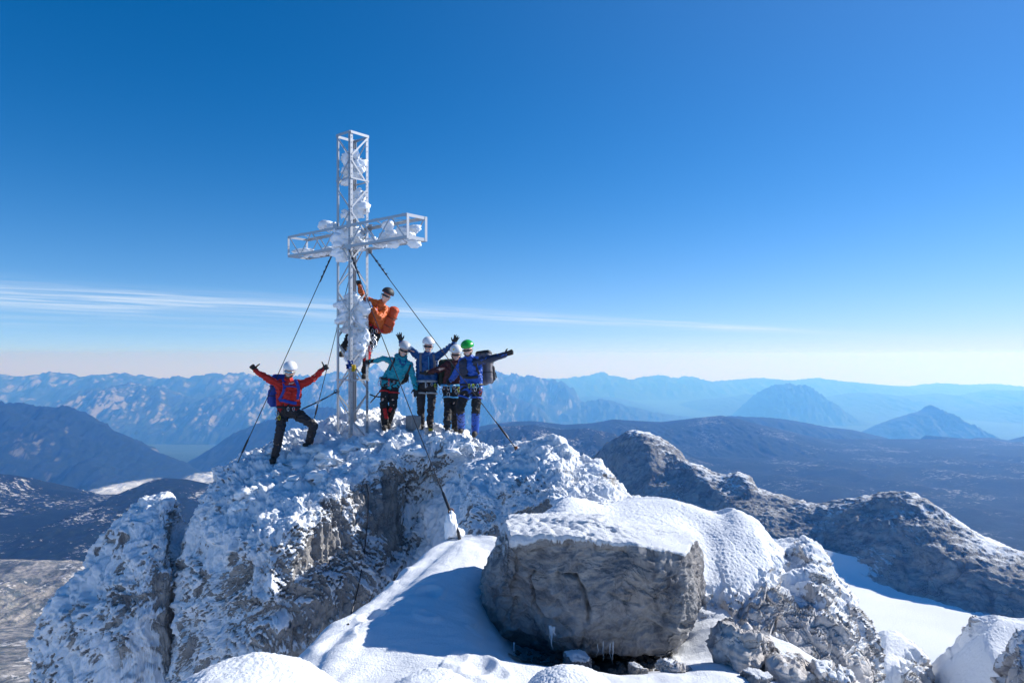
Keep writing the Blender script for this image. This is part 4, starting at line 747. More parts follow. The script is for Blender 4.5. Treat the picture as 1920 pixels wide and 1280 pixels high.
def ellips(c, s, up, rx, ry, rz, n=16):       # s, up unit axes; ry along the third
    f = s.cross(up).normalized(); V = []; Fc = []; m = 10
    for i in range(m + 1):
        ph = math.pi * i / m
        for k in range(n):
            t = 2 * math.pi * k / n; V.append(c + s * (rx * math.sin(ph) * math.cos(t)) + f * (ry * math.sin(ph) * math.sin(t)) + up * (rz * math.cos(ph)))
    for i in range(m):
        for k in range(n):
            a = i * n + k; b = i * n + (k + 1) % n; Fc.append((a, a + n, b + n, b))
    return V, Fc
def skin(name, parts, voxel, mat, parent, smooth_it=3, wrinkle=0, seed=0, wscale=9):
    V = []; Fc = []
    for v, f in parts:
        k = len(V); V += [tuple(x) for x in v]; Fc += [tuple(i + k for i in q) for q in f]
    me = bpy.data.meshes.new('tmp'); me.from_pydata(V, [], Fc); o = bpy.data.objects.new('tmp', me); COL.objects.link(o)
    r = o.modifiers.new('r', 'REMESH'); r.mode = 'VOXEL'; r.voxel_size = voxel
    s = o.modifiers.new('s', 'SMOOTH'); s.iterations = smooth_it; s.factor = .5
    ev = o.evaluated_get(bpy.context.evaluated_depsgraph_get()); m2 = bpy.data.meshes.new_from_object(ev)
    bpy.data.objects.remove(o); bpy.data.meshes.remove(me); m2.name = name; m2.materials.clear()
    if wrinkle:
        n = len(m2.vertices); P = np.zeros(n * 3, np.float32); m2.vertices.foreach_get('co', P); P = P.reshape(-1, 3).astype(float)
        Nn = np.zeros(n * 3, np.float32); m2.vertices.foreach_get('normal', Nn); Nn = Nn.reshape(-1, 3)
        w = P + .06 * np.stack([fbm(P * 5 + k, seed + k, 2) for k in range(3)], 1)
        d = fbm(w * [wscale, wscale, wscale * 1.7], seed + 5, 3, .5, 'ridge') - .45; P += Nn * (d * wrinkle)[:, None]
        m2.vertices.foreach_set('co', P.astype(np.float32).ravel()); m2.update()
    return link(name, m2, mat, parent)
def bvh_of(objs):
    V = []; Fc = []
    for o in objs:
        k = len(V); V += [v.co.copy() for v in o.data.vertices]; Fc += [[i + k for i in f.vertices] for f in o.data.polygons]
    return BVHTree.FromPolygons(V, Fc)
def hand(name, wrist, elbow, tip, kind, mat, parent, side=None, s=1.):
    """gloved hand: palm and five fingers. tip = direction the hand points; side = direction of the thumb"""
    d = (Vector(tip)).normalized(); fwd = Vector((0, -1, 0)); fwd = (fwd - d * fwd.dot(d)).normalized(); sd = Vector(side).normalized(); sd = (sd - d * sd.dot(d)).normalized()
    fwd = d.cross(sd); fwd = fwd if fwd.y < 0 else -fwd
    w = Vector(wrist); P = []; pl = .085 * s
    P.append(capsule(w - d * .05, w, .038 * s, .033 * s))              # cuff
    for t in (-1, -.33, .33, 1): P.append(capsule(w + sd * (.010 * t * s), w + d * pl + sd * (.030 * t * s), .019 * s, .016 * s))
    for i, t in enumerate((1, .36, -.33, -1)):
        b = w + d * pl + sd * (.031 * t * s); ln = (.066, .076, .072, .056)[i] * s
        if kind == 'open':
            dd = (d + sd * (.30 * t)).normalized(); m1 = b + dd * ln * .5 + fwd * .004; m2 = m1 + (dd + fwd * .15).normalized() * ln * .5
        elif kind == 'flat':
            dd = (d + sd * (.12 * t)).normalized(); m1 = b + dd * ln * .5; m2 = m1 + (dd + fwd * .3).normalized() * ln * .5
        else:                                                            # fist / grip
            m1 = b + (fwd * .9 + d * .35).normalized() * ln * .5; m2 = m1 + (fwd * .25 - d * .9).normalized() * ln * .5
        P += [capsule(b, m1, .0125 * s, .0115 * s, 8), capsule(m1, m2, .0115 * s, .0095 * s, 8)]
    tb = w + d * .03 * s + sd * .028 * s
    if kind == 'thumb': t1 = tb + (sd * .9 + d * .3).normalized() * .035 * s; t2 = t1 + sd * .05 * s
    elif kind in ('open', 'flat'): t1 = tb + (sd * .8 + d * .5).normalized() * .035 * s; t2 = t1 + (sd * .45 + d * .8).normalized() * .036 * s
    else: t1 = tb + (fwd * .8 + d * .6).normalized() * .032 * s; t2 = t1 + (d * .5 - sd * .5 + fwd * .3).normalized() * .03 * s
    P += [capsule(tb, t1, .016 * s, .0135 * s, 8), capsule(t1, t2, .0135 * s, .011 * s, 8)]
    return skin(name, P, .0065, mat, parent, 2)
def ribbon(name, tree, px, width, mat, parent, off=.012, dfl=13.2, th=.006):
    """a strap lying on a garment: photo points are found on the garment's surface"""
    raw = []
    for i in range(len(px) - 1):
        for k in range(5): t = k / 5; raw.append((px[i][0] * (1 - t) + px[i + 1][0] * t, px[i][1] * (1 - t) + px[i + 1][1] * t))
    raw.append(px[-1]); pts = []; last = None
    for x, y in raw:
        dv = Vector(at(x, y, 1.)).normalized(); h = tree.ray_cast(Vector((0, 0, 0)), dv)
        if h[0] is not None and h[0].y < 16: q = h[0] + (h[1] * .4 - dv * .6).normalized() * off; last = q.y
        else: q = Vector(at(x, y, last or dfl))
        pts.append(q)
    for _ in range(2): pts = [pts[0]] + [(pts[i - 1] + pts[i] * 2 + pts[i + 1]) / 4 for i in range(1, len(pts) - 1)] + [pts[-1]]
    V = []; Fc = []
    for i, p in enumerate(pts):
        d = (pts[min(i + 1, len(pts) - 1)] - pts[max(i - 1, 0)]).normalized(); n = Vector(p).normalized() * -1; s = d.cross(n).normalized(); n = s.cross(d).normalized()
        for a, b in ((-1, 0), (-.8, 1), (.8, 1), (1, 0), (.8, -1), (-.8, -1)): V.append(p + s * a * width / 2 + n * b * th / 2)
    for i in range(len(pts) - 1):
        for k in range(6): a = i * 6 + k; b = i * 6 + (k + 1) % 6; Fc.append((a, b, b + 6, a + 6))
    Fc += [(0, 1, 2, 3, 4, 5), tuple(range(len(V) - 6, len(V)))[::-1]]
    return poly_obj(name, [(V, Fc)], mat, parent)
def helmet(hc, s, up, f, col, parent, dark=None, spot=None):
    """climbing helmet: shell with brim edge, vents and strap"""
    V = []; Fc = []; n = 28; m = 12; rx, ry, rz = .112, .134, .102; c = hc + up * .080 - f * .008
    for i in range(m + 1):
        ph = (math.pi * .535) * i / m
        for k in range(n):
            t = 2 * math.pi * k / n; lo = 1 + .10 * max(0, -math.sin(t)) * (i / m); rid = 1 + .02 * math.cos(6 * t) * math.sin(ph)
            V.append(c + s * (rx * rid * math.sin(ph) * math.cos(t)) + f * (ry * math.sin(ph) * math.sin(t)) + up * (rz * math.cos(ph) * lo if math.cos(ph) > 0 else rz * math.cos(ph) * (1.1 - .5 * math.sin(t))))
    for i in range(m):
        for k in range(n): a = i * n + k; b = i * n + (k + 1) % n; Fc.append((a, a + n, b + n, b))
    o = poly_obj('helmet', [(V, Fc)], col, parent); md = o.modifiers.new('t', 'SOLIDIFY'); md.thickness = .012; md.offset = -1
    rim = [V[m * n + k % n] for k in range(n + 1)]; poly_obj('brim', [tube(rim, .008, 6, False)], dark or col, o)
    vs = []
    for a, e in ((-.9, .9), (-.3, .8), (.3, .8), (.9, .9), (-.6, .45), (.6, .45)):
        d_ = (s * math.sin(a) * math.cos(e) + f * math.cos(a) * math.cos(e) + up * math.sin(e)); p = c + s * (d_.dot(s) * rx) + f * (d_.dot(f) * ry) + up * (d_.dot(up) * rz)
        vs.append(ellips(p + d_ * .002, s, (up - d_ * up.dot(d_)).normalized(), .012, .005, .022, 8))
    poly_obj('vents', vs, M['black'], o, kind='stuff')
    if spot: p = c + s * -.045 + f * ry * .86 + up * rz * .52; poly_obj('emblem', [ellips(p, s, up, .02, .010, .02, 10)], M[spot], o)
    return o
def person(label, J, D, jacket, trousers, helm, helm_dark=None, gloves=('fist', 'fist'), gdir=None, gside=None, yaw=0., up=None, boots='boot', calf=None, hair=None, beard=False, fem=False, hood=None, gmat='black_glove', spot=None, scl=1., wr=.042, lens='lens', gaiter=None):
    for a_, f_ in (('ankL', 'footL'), ('ankR', 'footR')):        # feet onto the snow
        if D > 13.7 and 'orange' in label: break
        y_ = ray(J[f_][0], J[f_][1] - 1).y; dy = max(-.45, min(.6, y_ - D - .02)); J[f_] = (J[f_][0], J[f_][1], dy); J[a_] = (J[a_][0], J[a_][1], dy + .10)
    def g(k):
        v = J[k]; return Vector(at(v[0], v[1], D + (v[2] if len(v) > 2 else 0)))
    root = empty('person', (g('pelvis').x, g('pelvis').y, g('footL').z - .03), label, 'person')
    H, NK, SL, SR, PV = g('head'), g('neck'), g('shL'), g('shR'), g('pelvis')
    upv = (Vector(up) if up else (H - NK)).normalized(); f = Vector((math.sin(yaw), -math.cos(yaw), 0)); f = (f - upv * f.dot(upv)).normalized(); s = upv.cross(f).normalized()   # s: to the person's left = image right
    if s.x < 0: s = -s
    k = .94 if fem else 1.
    B = []; hc = H
    B += [ellips(hc + upv * .012, s, upv, .078, .098, .118, 20), ellips(hc - upv * .045 + f * .018, s, upv, .056, .068, .068, 16), ellips(hc - upv * .090 + f * .052, s, upv, .026, .024, .022, 10)]
    B += [capsule(hc + f * .092 + upv * .012, hc + f * .112 - upv * .022, .010, .0145, 8), ellips(hc + f * .085 - upv * .058, s, upv, .026, .016, .013, 10), ellips(hc + f * .078 + upv * .035, s, upv, .055, .022, .014, 10)]
    for q in (-1, 1): B += [ellips(hc + s * q * .080 - upv * .012, s, upv, .010, .020, .030, 8), ellips(hc + s * q * .042 + f * .066 - upv * .028, s, upv, .024, .022, .020, 8)]
    B += [capsule(hc - upv * .06 - f * .018, NK - Vector((0, 0, .02)) - f * .03, .052 * k, .052 * k)]
    wl = PV + (SL - PV) * .2 + Vector((.02, 0, 0)); wr_ = PV + (SR - PV) * .2 - Vector((.02, 0, 0))
    mid = (SL + SR) / 2; B += [capsule(mid - f * .01, PV, .080 * k, .09 * k), capsule(SL, SR, .06, .06)]
    HL, HR, KL, KR, AL_, AR_ = g('hipL'), g('hipR'), g('kneeL'), g('kneeR'), g('ankL'), g('ankR')
    for a, b, c in ((HL, KL, AL_), (HR, KR, AR_)): B += [capsule(PV, a, .09, .085), capsule(a, b, .075, .052), capsule(b, c, .052, .038)]
    EL, ER, WL, WR = g('elL'), g('elR'), g('wrL'), g('wrR')
    for a, b, c in ((SL, EL, WL), (SR, ER, WR)): B += [capsule(a, b, .05, .04), capsule(b, c, .04, .028)]
    body = skin('body', B, .012, M['skin'], root, 2)
    # clothes
    jt = []; ja = .086 * k
    sLi, sRi = SL + (SR - SL) * .12, SR + (SL - SR) * .12
    hL, hR = HL + Vector((-.01, 0, .06)), HR + Vector((.01, 0, .06)); hem = J.get('hem', 0)
    jt += [capsule(sLi, hL, ja, .095), capsule(sRi, hR, ja, .095), capsule(SL, SR, .072, .072), capsule(mid + (PV - mid) * .18, PV + Vector((0, 0, .07)), .125 * k, .122), capsule(NK + (mid - NK) * .6, NK + upv * .012 + f * .002, .094, .074)]
    for a, b, c in ((SL, EL, WL), (SR, ER, WR)): jt += [capsule(a, b, .070 * k, .055 * k), capsule(b, c, .056 * k, .042 * k)]
    if hem: jt += [capsule(hL, hL - Vector((0, 0, hem)), .095, .105), capsule(hR, hR - Vector((0, 0, hem)), .095, .105), capsule(PV + Vector((0, 0, .05)), PV - Vector((0, 0, hem)), .12, .125)]
    if hood: jt += [ellips(NK - f * .07 + upv * .02, s, upv, .13, .085, .07), capsule(NK + s * .1 - f * .03 + upv * .01, NK + s * .06 + f * .10 - upv * .03, .04, .03), capsule(NK - s * .1 - f * .03 + upv * .01, NK - s * .06 + f * .10 - upv * .03, .04, .03)]
    jk = skin('jacket', jt, .0125, M[jacket], root, 2, wr, int(PV.x * 100) & 63)
    tt = [capsule(HL, HR, .108, .108), capsule(PV, PV + Vector((0, 0, .07)), .125, .12)]
    for a, b, c in ((HL, KL, AL_), (HR, KR, AR_)): tt += [capsule(a, b, .100 * k, .072), capsule(b, c, .072, .062)]
    tr = skin('trousers', tt, .013, M[trousers], root, 2, wr, int(PV.x * 77) & 63)
    out = dict(root=root, jacket=jk, trousers=tr, body=body, s=s, up=upv, f=f)
    if calf or gaiter:
        for a, b in ((KL, AL_), (KR, AR_)):
            skin('gaiter', [capsule(a.lerp(b, .22), b + (b - a).normalized() * .03, .078, .076)], .0105, M[calf or gaiter], root, 1, .006, 5)
    for nme, A_, Fk in (('boot', AL_, 'footL'), ('boot', AR_, 'footR')):
        t = g(Fk); hl = Vector((A_.x, A_.y + .05, t.z)); toe = t + Vector((0, -.05, .0)); dz = Vector((0, 0, .045))
        skin('boot', [capsule(A_ + Vector((0, 0, .07)), A_, .062, .058), capsule(A_, hl + dz, .055, .052), capsule(hl + dz, toe + dz, .050, .046), capsule(hl + Vector((0, 0, .02)), toe + Vector((0, 0, .018)), .045, .045)], .009, M[boots], root, 2)
    gd = gdir or {}; gs = gside or {}
    gl = []
    for kk, E_2, W_2, kd in (('L', EL, WL, gloves[0]), ('R', ER, WR, gloves[1])):
        d = Vector(gd[kk]) if kk in gd else (W_2 - E_2); sd = Vector(gs[kk]) if kk in gs else Vector((0, 0, 1))
        gl.append(hand('glove', W_2, E_2, d, kd, M[gmat], root, sd, 1.12))
    out['gloves'] = gl
    # head wear
    hm = helmet(hc, s, upv, f, M[helm], root, M[helm_dark] if helm_dark else None, spot)
    V = []; Fc = []; n = 18
    for i in range(n):
        t = math.radians(-78 + 156 * i / (n - 1)); c = hc + s * (.090 * math.sin(t)) + f * (.110 * math.cos(t) ** .8) + upv * .016
        h = .0195 * (1 - .55 * abs(math.sin(t)) ** 3) * (1 - .35 * math.exp(-(t / .12) ** 2)); o_ = (s * math.sin(t) + f * math.cos(t)) * .004
        V += [c + upv * h - o_, c + upv * h + o_, c - upv * h + o_, c - upv * h - o_]
    for i in range(n - 1):
        for q in range(4): a = i * 4 + q; b = i * 4 + (q + 1) % 4; Fc.append((a, b, b + 4, a + 4))
    poly_obj('sunglasses', [(V, Fc)], M[lens], root)
    sp = [hc + s * (.105 * math.cos(t)) * 1 + upv * (.04 - .155 * math.sin(t)) + f * (.02 + .03 * math.sin(t)) for t in np.linspace(0, math.pi, 15)]
    poly_obj('chin_strap', [tube(sp, .0035, 6)], M['black'], root)
    poly_obj('teeth', [ellips(hc + f * .099 - upv * .057, s, upv, .027, .007, .008, 10)], M['teeth'], root)
    if hair: poly_obj('hair', [ellips(hc - f * .035 + s * q * .055 - upv * .03, s, upv, .035, .05, .08, 12) for q in (-1, 1)] + [ellips(hc - f * .06 - upv * .02, s, upv, .085, .05, .09, 14)], M[hair], root)
    if beard: skin('beard', [ellips(hc - upv * .088 + f * .046, s, upv, .050, .040, .032, 12), ellips(hc - upv * .05 + s * .055 + f * .03, s, upv, .02, .03, .04, 8), ellips(hc - upv * .05 - s * .055 + f * .03, s, upv, .02, .03, .04, 8)], .007, M['beard'], root, 1, .004, 3, 60)
    return out
def harness(P, J, D, col, leg, gear):
    """belt, two leg loops, gear loops with carabiners; all parts of the person"""
    root = P['root']; g = lambda k: Vector(at(J[k][0], J[k][1], D + (J[k][2] if len(J[k]) > 2 else 0)))
    pv, hl, hr = g('pelvis'), g('hipL'), g('hipR'); sd = (hr - hl).normalized(); c = pv + Vector((0, 0, .055))
    def ringp(c, ax_, a, b, n=26): 
        u = ax_.cross(Vector((0, 1, 0))).normalized(); w = u.cross(ax_).normalized(); return [c + u * a * math.cos(t) + w * b * math.sin(t) for t in np.linspace(0, 2 * math.pi, n)]
    upx = Vector((-sd.z, 0, sd.x)).normalized()
    h = poly_obj('harness', [tube(ringp(c, upx, .205, .150), .022, 8, False)], M[col], root)
    for a, b in ((hl, g('kneeL')), (hr, g('kneeR'))):
        d = (b - a).normalized(); poly_obj('leg_loop', [tube(ringp(a + d * .15, d, .104, .106), .016, 7, False)], M[leg], h)
    poly_obj('belay_loop', [tube([c + Vector((0, -.165, .02)), c + Vector((.0, -.175, -.05)), c + Vector((0, -.165, -.13))], .014, 7)], M[leg], h)
    for i, (dx, dz, m, sz) in enumerate(gear):
        q = c + sd * dx + Vector((0, -math.sqrt(max(0, 1 - (dx / .235) ** 2)) * .17 - .015, dz)); t_ = [q + Vector((sz * .36 * math.cos(t), .008 * math.sin(t * 2), sz * .7 * math.sin(t))) for t in np.linspace(0, 2 * math.pi, 14)]
        poly_obj('carabiner', [tube(t_, .0048, 6, False)], M[m], h)
    return h
def backpack(label, px, py, Y, w, d, h, rx, ry, rz, mat, mat2, seed, cat='backpack'):
    """soft pack with lid, side pockets and compression straps"""
    c = Vector(at(px, py, Y)); root = empty('backpack', c, label, cat); R_ = Euler((rx, ry, rz)).to_matrix()
    T_ = lambda x, y, z: c + R_ @ Vector((x, y, z))
    P = [capsule(T_(sx * (w / 2 - .07), sy * (d / 2 - .07), -h / 2 + .08), T_(sx * (w / 2 - .08), sy * (d / 2 - .075), h / 2 - .10), .075, .08) for sx in (-1, 1) for sy in (-1, 1)] + [capsule(T_(0, 0, -h / 2 + .08), T_(0, 0, h / 2 - .08), .10, .10)]
    b = skin('pack_bag', P, .013, M[mat], root, 3, .014, seed, 7)
    skin('pack_lid', [capsule(T_(-w / 2 + .08, -.02, h / 2 - .04), T_(w / 2 - .08, -.02, h / 2 - .03), .065, .065), capsule(T_(-w / 2 + .08, .04, h / 2 - .04), T_(w / 2 - .08, .04, h / 2 - .03), .065, .065)], .012, M[mat2], root, 2, .012, seed + 1)
    for sx in (-1, 1): skin('side_pocket', [capsule(T_(sx * w / 2, 0, -h / 2 + .1), T_(sx * w / 2, 0, 0), .045, .04)], .012, M[mat2], root, 2, .006, seed)
    for z in (-.08, .1):
        rr = [T_((w / 2 + .012) * math.copysign(abs(math.cos(t)) ** .45, math.cos(t)), (d / 2 + .012) * math.copysign(abs(math.sin(t)) ** .45, math.sin(t)), z) for t in np.linspace(0, 2 * math.pi, 33)]
        poly_obj('compression_strap', [tube(rr, .007, 6, False)], M['black'], root)
    poly_obj('loose_strap', [tube([T_(w / 2, 0, -h * .1), T_(w / 2 + .05, 0, -h * .16), T_(w / 2 + .06, .01, -h * .32)], .008, 6)], M['black'], root)
    return root
# cloth colours
for n_, c_, r_ in (('red_fleece', (.50, .018, .012), .8), ('teal_shell', (.0, .30, .38), .45), ('blue_shell', (.004, .075, .24), .5), ('maroon_shell', (.075, .012, .014), .6), ('navy_shell', (.010, .018, .05), .5), ('royal_shell', (.010, .085, .42), .5), ('orange_shell', (.62, .115, .012), .55),
    ('black_cloth', (.012, .012, .014), .75), ('grey_cloth', (.035, .030, .032), .8), ('dark_cloth', (.018, .017, .02), .75), ('black_glove', (.010, .010, .012), .6), ('blue_glove', (.0, .20, .55), .6), ('blue_pack', (.005, .042, .30), .6), ('orange_pack', (.50, .065, .012), .6), ('grey_pack', (.16, .15, .17), .7), ('olive_pack', (.02, .04, .03), .7), ('black_pack', (.018, .018, .022), .6),
    ('black', (.012, .012, .012), .5), ('white_shell', (.80, .80, .80), .25), ('silver_shell', (.50, .51, .53), .25), ('green_shell', (.015, .38, .045), .25), ('red_gaiter', (.50, .01, .015), .7), ('lime', (.55, .75, .03), .6), ('light_blue', (.10, .42, .70), .6), ('grey_web', (.45, .46, .47), .7), ('teeth', (.8, .78, .72), .3), ('yellow', (.80, .62, .02), .5), ('hair_brown', (.05, .025, .012), .7), ('beard', (.14, .08, .05), .8)):
    M[n_] = simple(n_, c_, r_, 0, .0015 if 'shell' in n_ or 'cloth' in n_ or 'pack' in n_ else .0006, 45, .12)
M['skin'] = simple('skin', (.78, .47, .36), .5, 0, .0005, 60, .1); M['skin'].node_tree.nodes['Principled BSDF'].inputs['Subsurface Weight'].default_value = .08
M['lens'] = simple('dark_lens', (.01, .01, .012), .08, 0, 0, 1, 0, .8); M['mirror_lens'] = simple('mirror_lens', (.35, .55, .62), .12, .9, 0, 1, 0)
M['boot'] = simple('boot_leather', (.03, .026, .022), .7, 0, .002, 70, .5); M['boot_yellow'] = simple('boot_sole_yellow', (.60, .42, .02), .6, 0, .002, 70, .2)
M['metal'] = simple('carabiner_metal', (.55, .56, .6), .3, .9, 0, 1, 0)
# loose ice blocks lying on the platform
for i_, (px_, py_, w_, h_) in enumerate([(596,848,56,26),(552,874,44,24),(505,890,50,22),(470,922,40,20),(622,858,44,24),(655,838,40,20),(700,826,36,16),(752,818,34,16),(770,842,44,20),(826,822,36,14),(556,905,40,22),(610,892,46,24),(455,945,34,18),(700,862,44,20),(648,880,40,22),(520,842,34,14),(868,832,34,16),(848,846,38,16)]):
    q_ = ray(px_, py_); lo_ = rime_lump(px_, py_ + 2, q_.y + .06, w_, h_, i_ * 5 + 200, None, name='snow_lump', amp=1.15, dy=.16); lo_['kind'] = 'structure'

# man in red, arms raised, leaning back on his lanyard
D = ray(512, 866).y; D1 = D
J = dict(head=(543,696,-.02), neck=(541,712,.03), shL=(521,720,.02), shR=(563,721,.0), pelvis=(541,768,.04), hipL=(531,772,.04), hipR=(551,772,.04), kneeL=(524,815,-.08), kneeR=(588,797,-.12), ankL=(515,858,.06), ankR=(580,828,.12), footL=(511,867,-.08), footR=(573,838,.0),
    elL=(499,708,.0), elR=(586,711,.0), wrL=(479,694,-.03), wrR=(606,692,-.03))
p = person('man in red jacket and white helmet, arms raised with thumbs up, left of the cross', J, D, 'red_fleece', 'grey_cloth', 'white_shell', 'silver_shell', ('thumb', 'thumb'), {'L': (-.55, -.2, .75), 'R': (.85, -.2, .5)}, {'L': (.35, 0, .9), 'R': (-.1, 0, 1)}, beard=True, lens='mirror_lens', yaw=.1, boots='boot')
harness(p, J, D, 'dark_cloth', 'black', [(-.19,-.06,'metal',.05),(-.15,-.12,'metal',.055),(-.12,-.19,'yellow',.06),(-.1,-.05,'red_gaiter',.04),(-.17,-.2,'metal',.05),(.05,-.03,'metal',.05),(.14,-.03,'metal',.05),(-.2,-.12,'blue_glove',.05)])
T = bvh_of([p['jacket']])
bp1 = backpack('blue rucksack on the back of the man in red', 524, 734, D + .30, .34, .22, .60, .0, .06, .15, 'blue_pack', 'blue_pack', 3)
for s_ in ([(531,710),(534,724),(532,736),(523,750)], [(553,711),(559,722),(560,734),(557,748)]): ribbon('shoulder_strap', T, s_, .055, M['blue_pack'], bp1, .014, D)
ribbon('chest_strap', T, [(533,724),(546,724),(559,726)], .025, M['blue_pack'], bp1, .022, D); ribbon('hip_belt', T, [(524,750),(535,751),(546,755),(556,756)], .06, M['blue_pack'], bp1, .02, D)
# lanyard from his harness to the cross
ly = [Vector(at(566,767,D - .12)), Vector(at(590,756,D + .1)), Vector(at(612,745,D + .35)), v3(cL, (HY - 734) / F * cL.y)]
lan = tag(poly_obj('lanyard', [tube(ly, .013, 8)], M['black']), 'black lanyard strap stretched from the harness of the man in red to the cross', 'lanyard')
poly_obj('stitching', [tube([ly[1].lerp(ly[2], .1), ly[1].lerp(ly[2], .5)], .019, 8)], M['grey_web'], lan)
poly_obj('carabiner', [tube([ly[3] + Vector((.05 * math.cos(t), -.01, .035 * math.sin(t))) for t in np.linspace(0, 6.28, 14)], .009, 6, False)], M['steel'], lan)
# woman in teal leaning away from the cross
D = min(ray(722, 806).y, 13.6); D2 = D
J = dict(head=(757,657,-.04), neck=(752,673,.0), shL=(739,677,.0), shR=(768,685,.0), pelvis=(732,716,.05), hipL=(724,720,.05), hipR=(739,722,.05), kneeL=(720,757,-.05), kneeR=(737,760,-.02), ankL=(722,794,.05), ankR=(728,790,.12), footL=(721,805,-.05), footR=(729,801,.05), hem=.05,
    elL=(718,673,.0), elR=(774,706,.02), wrL=(697,677,.02), wrR=(779,727,-.02))
p = person('woman in teal jacket, silver helmet, leaning from the cross with one hand on its post', J, D, 'teal_shell', 'black_cloth', 'silver_shell', 'white_shell', ('fist', 'flat'), {'R': (.1, -.1, -1)}, {'L': (0, 0, 1), 'R': (-.8, -.2, 0)}, yaw=.25, fem=True, hair='hair_brown', hood=1, gaiter=None)
harness(p, J, D, 'black', 'red_gaiter', [(-.19,-.02,'metal',.05),(-.17,-.05,'metal',.05),(-.2,-.1,'red_gaiter',.07),(.0,-.08,'metal',.045),(.1,-.04,'metal',.04)])
T = bvh_of([p['trousers']]); ribbon('shin_panel', T, [(721,765),(723,775),(724,785)], .075, M['red_gaiter'], p['root'], .008, D); ribbon('shin_panel', T, [(734,764),(730,771)], .06, M['red_gaiter'], p['root'], .008, D)
T = bvh_of([p['jacket']]); ribbon('fleece_collar', T, [(747,672),(752,680),(756,684),(762,677)], .05, M['blue_shell'], p['root'], .006, D)
bp2 = backpack('small black rucksack on the woman in teal', 752, 700, D + .26, .26, .16, .42, 0, .3, 0, 'black_pack', 'black_pack', 5)
for s_ in ([(740,672),(736,683),(731,694)], [(770,684),(766,695),(760,706)]): ribbon('shoulder_strap', T, s_, .038, M['black_pack'], bp2, .014, D)
tag(poly_obj('rope_tail', [tube([Vector(at(x, y, D + .1)) for x, y in ((693,739),(703,743),(714,744),(722,740))], .013, 7), tube([Vector(at(x, y, D + .08)) for x, y in ((694,755),(702,746),(711,735),(716,728))], .012, 7)], M['black']), 'black rope end looping between the cross and the woman in teal', 'rope')
# man in blue with arms up
D = min(ray(800, 806).y, 13.9) + .05; D3 = D
J = dict(head=(803,649,-.04), neck=(802,664,.0), shL=(785,669,.0), shR=(817,669,.0), pelvis=(800,719,.04), hipL=(790,724,.04), hipR=(810,724,.04), kneeL=(789,757,-.04), kneeR=(809,757,-.04), ankL=(790,794,.05), ankR=(806,794,.05), footL=(791,804,-.04), footR=(808,805,-.04),
    elL=(770,655,.03), elR=(832,659,.03), wrL=(752,640,-.02), wrR=(851,644,-.02))
p = person('man in blue jacket, white helmet, both hands raised with spread fingers', J, D, 'blue_shell', 'grey_cloth', 'white_shell', 'red_gaiter', ('open', 'open'), {'L': (-.28, -.1, 1), 'R': (.42, -.1, 1)}, {'L': (1, 0, .1), 'R': (-1, 0, .1)}, yaw=.0)
harness(p, J, D, 'grey_web', 'grey_web', [(-.18,-.06,'metal',.05),(.02,-.08,'metal',.05),(.12,-.06,'metal',.05),(.18,-.08,'lime',.05),(.2,-.14,'metal',.06)])
T = bvh_of([p['jacket']]); bp3 = backpack('blue and grey rucksack on the man in blue', 800, 692, D + .27, .30, .18, .50, 0, 0, 0, 'blue_pack', 'grey_pack', 7)
for s_ in ([(789,664),(788,680),(789,696)], [(813,664),(815,680),(814,696)]): ribbon('shoulder_strap', T, s_, .045, M['grey_pack'], bp3, .014, D)
ribbon('hip_belt', T, [(787,699),(800,701),(814,699)], .05, M['black'], bp3, .02, D)
ribbon('zip', T, [(803,668),(804,682),(804,698)], .010, M['light_blue'], p['root'], .008, D)
for x_ in (797, 808): ribbon('boot_toe', bvh_of([c for c in p['root'].children if c.name.startswith('boot')]), [(x_ - 4, 805), (x_ + 3, 805)], .05, M['boot_yellow'], p['root'], .012, D)
# woman in maroon
D = min(ray(845, 808).y, 13.6); D4 = D
J = dict(head=(855,664,-.05), neck=(855,678,.0), shL=(840,684,.0), shR=(866,685,.0), pelvis=(847,727,.04), hipL=(840,731,.04), hipR=(855,731,.04), kneeL=(840,766,-.04), kneeR=(853,766,.0), ankL=(838,799,.05), ankR=(853,800,.14), footL=(840,808,-.04), footR=(856,807,.06),
    elL=(823,693,-.05), elR=(876,700,.12), wrL=(806,697,-.09), wrR=(880,715,.2))
p = person('woman in maroon jacket and white helmet, hugging the two men beside her', J, D, 'maroon_shell', 'black_cloth', 'white_shell', 'silver_shell', ('fist', 'fist'), None, None, yaw=.1, fem=True, hair='hair_brown', spot='yellow')
harness(p, J, D, 'light_blue', 'light_blue', [(-.14,-.04,'metal',.06),(-.05,-.04,'metal',.07),(.06,-.03,'metal',.06),(.15,-.08,'lime',.06),(-.05,-.18,'grey_web',.07),(.1,-.12,'metal',.06),(-.2,-.12,'rust',.08)])
T = bvh_of([p['jacket']]); bp4 = backpack('dark green rucksack on the woman in maroon', 838, 700, D + .24, .36, .20, .52, 0, 0, .1, 'olive_pack', 'olive_pack', 9)
for s_ in ([(846,676),(849,690),(845,706),(838,716)], [(860,680),(861,695),(864,712)]): ribbon('shoulder_strap', T, s_, .04, M['olive_pack'], bp4, .014, D)
ribbon('chest_strap', T, [(848,691),(856,692),(862,691)], .02, M['olive_pack'], bp4, .018, D)
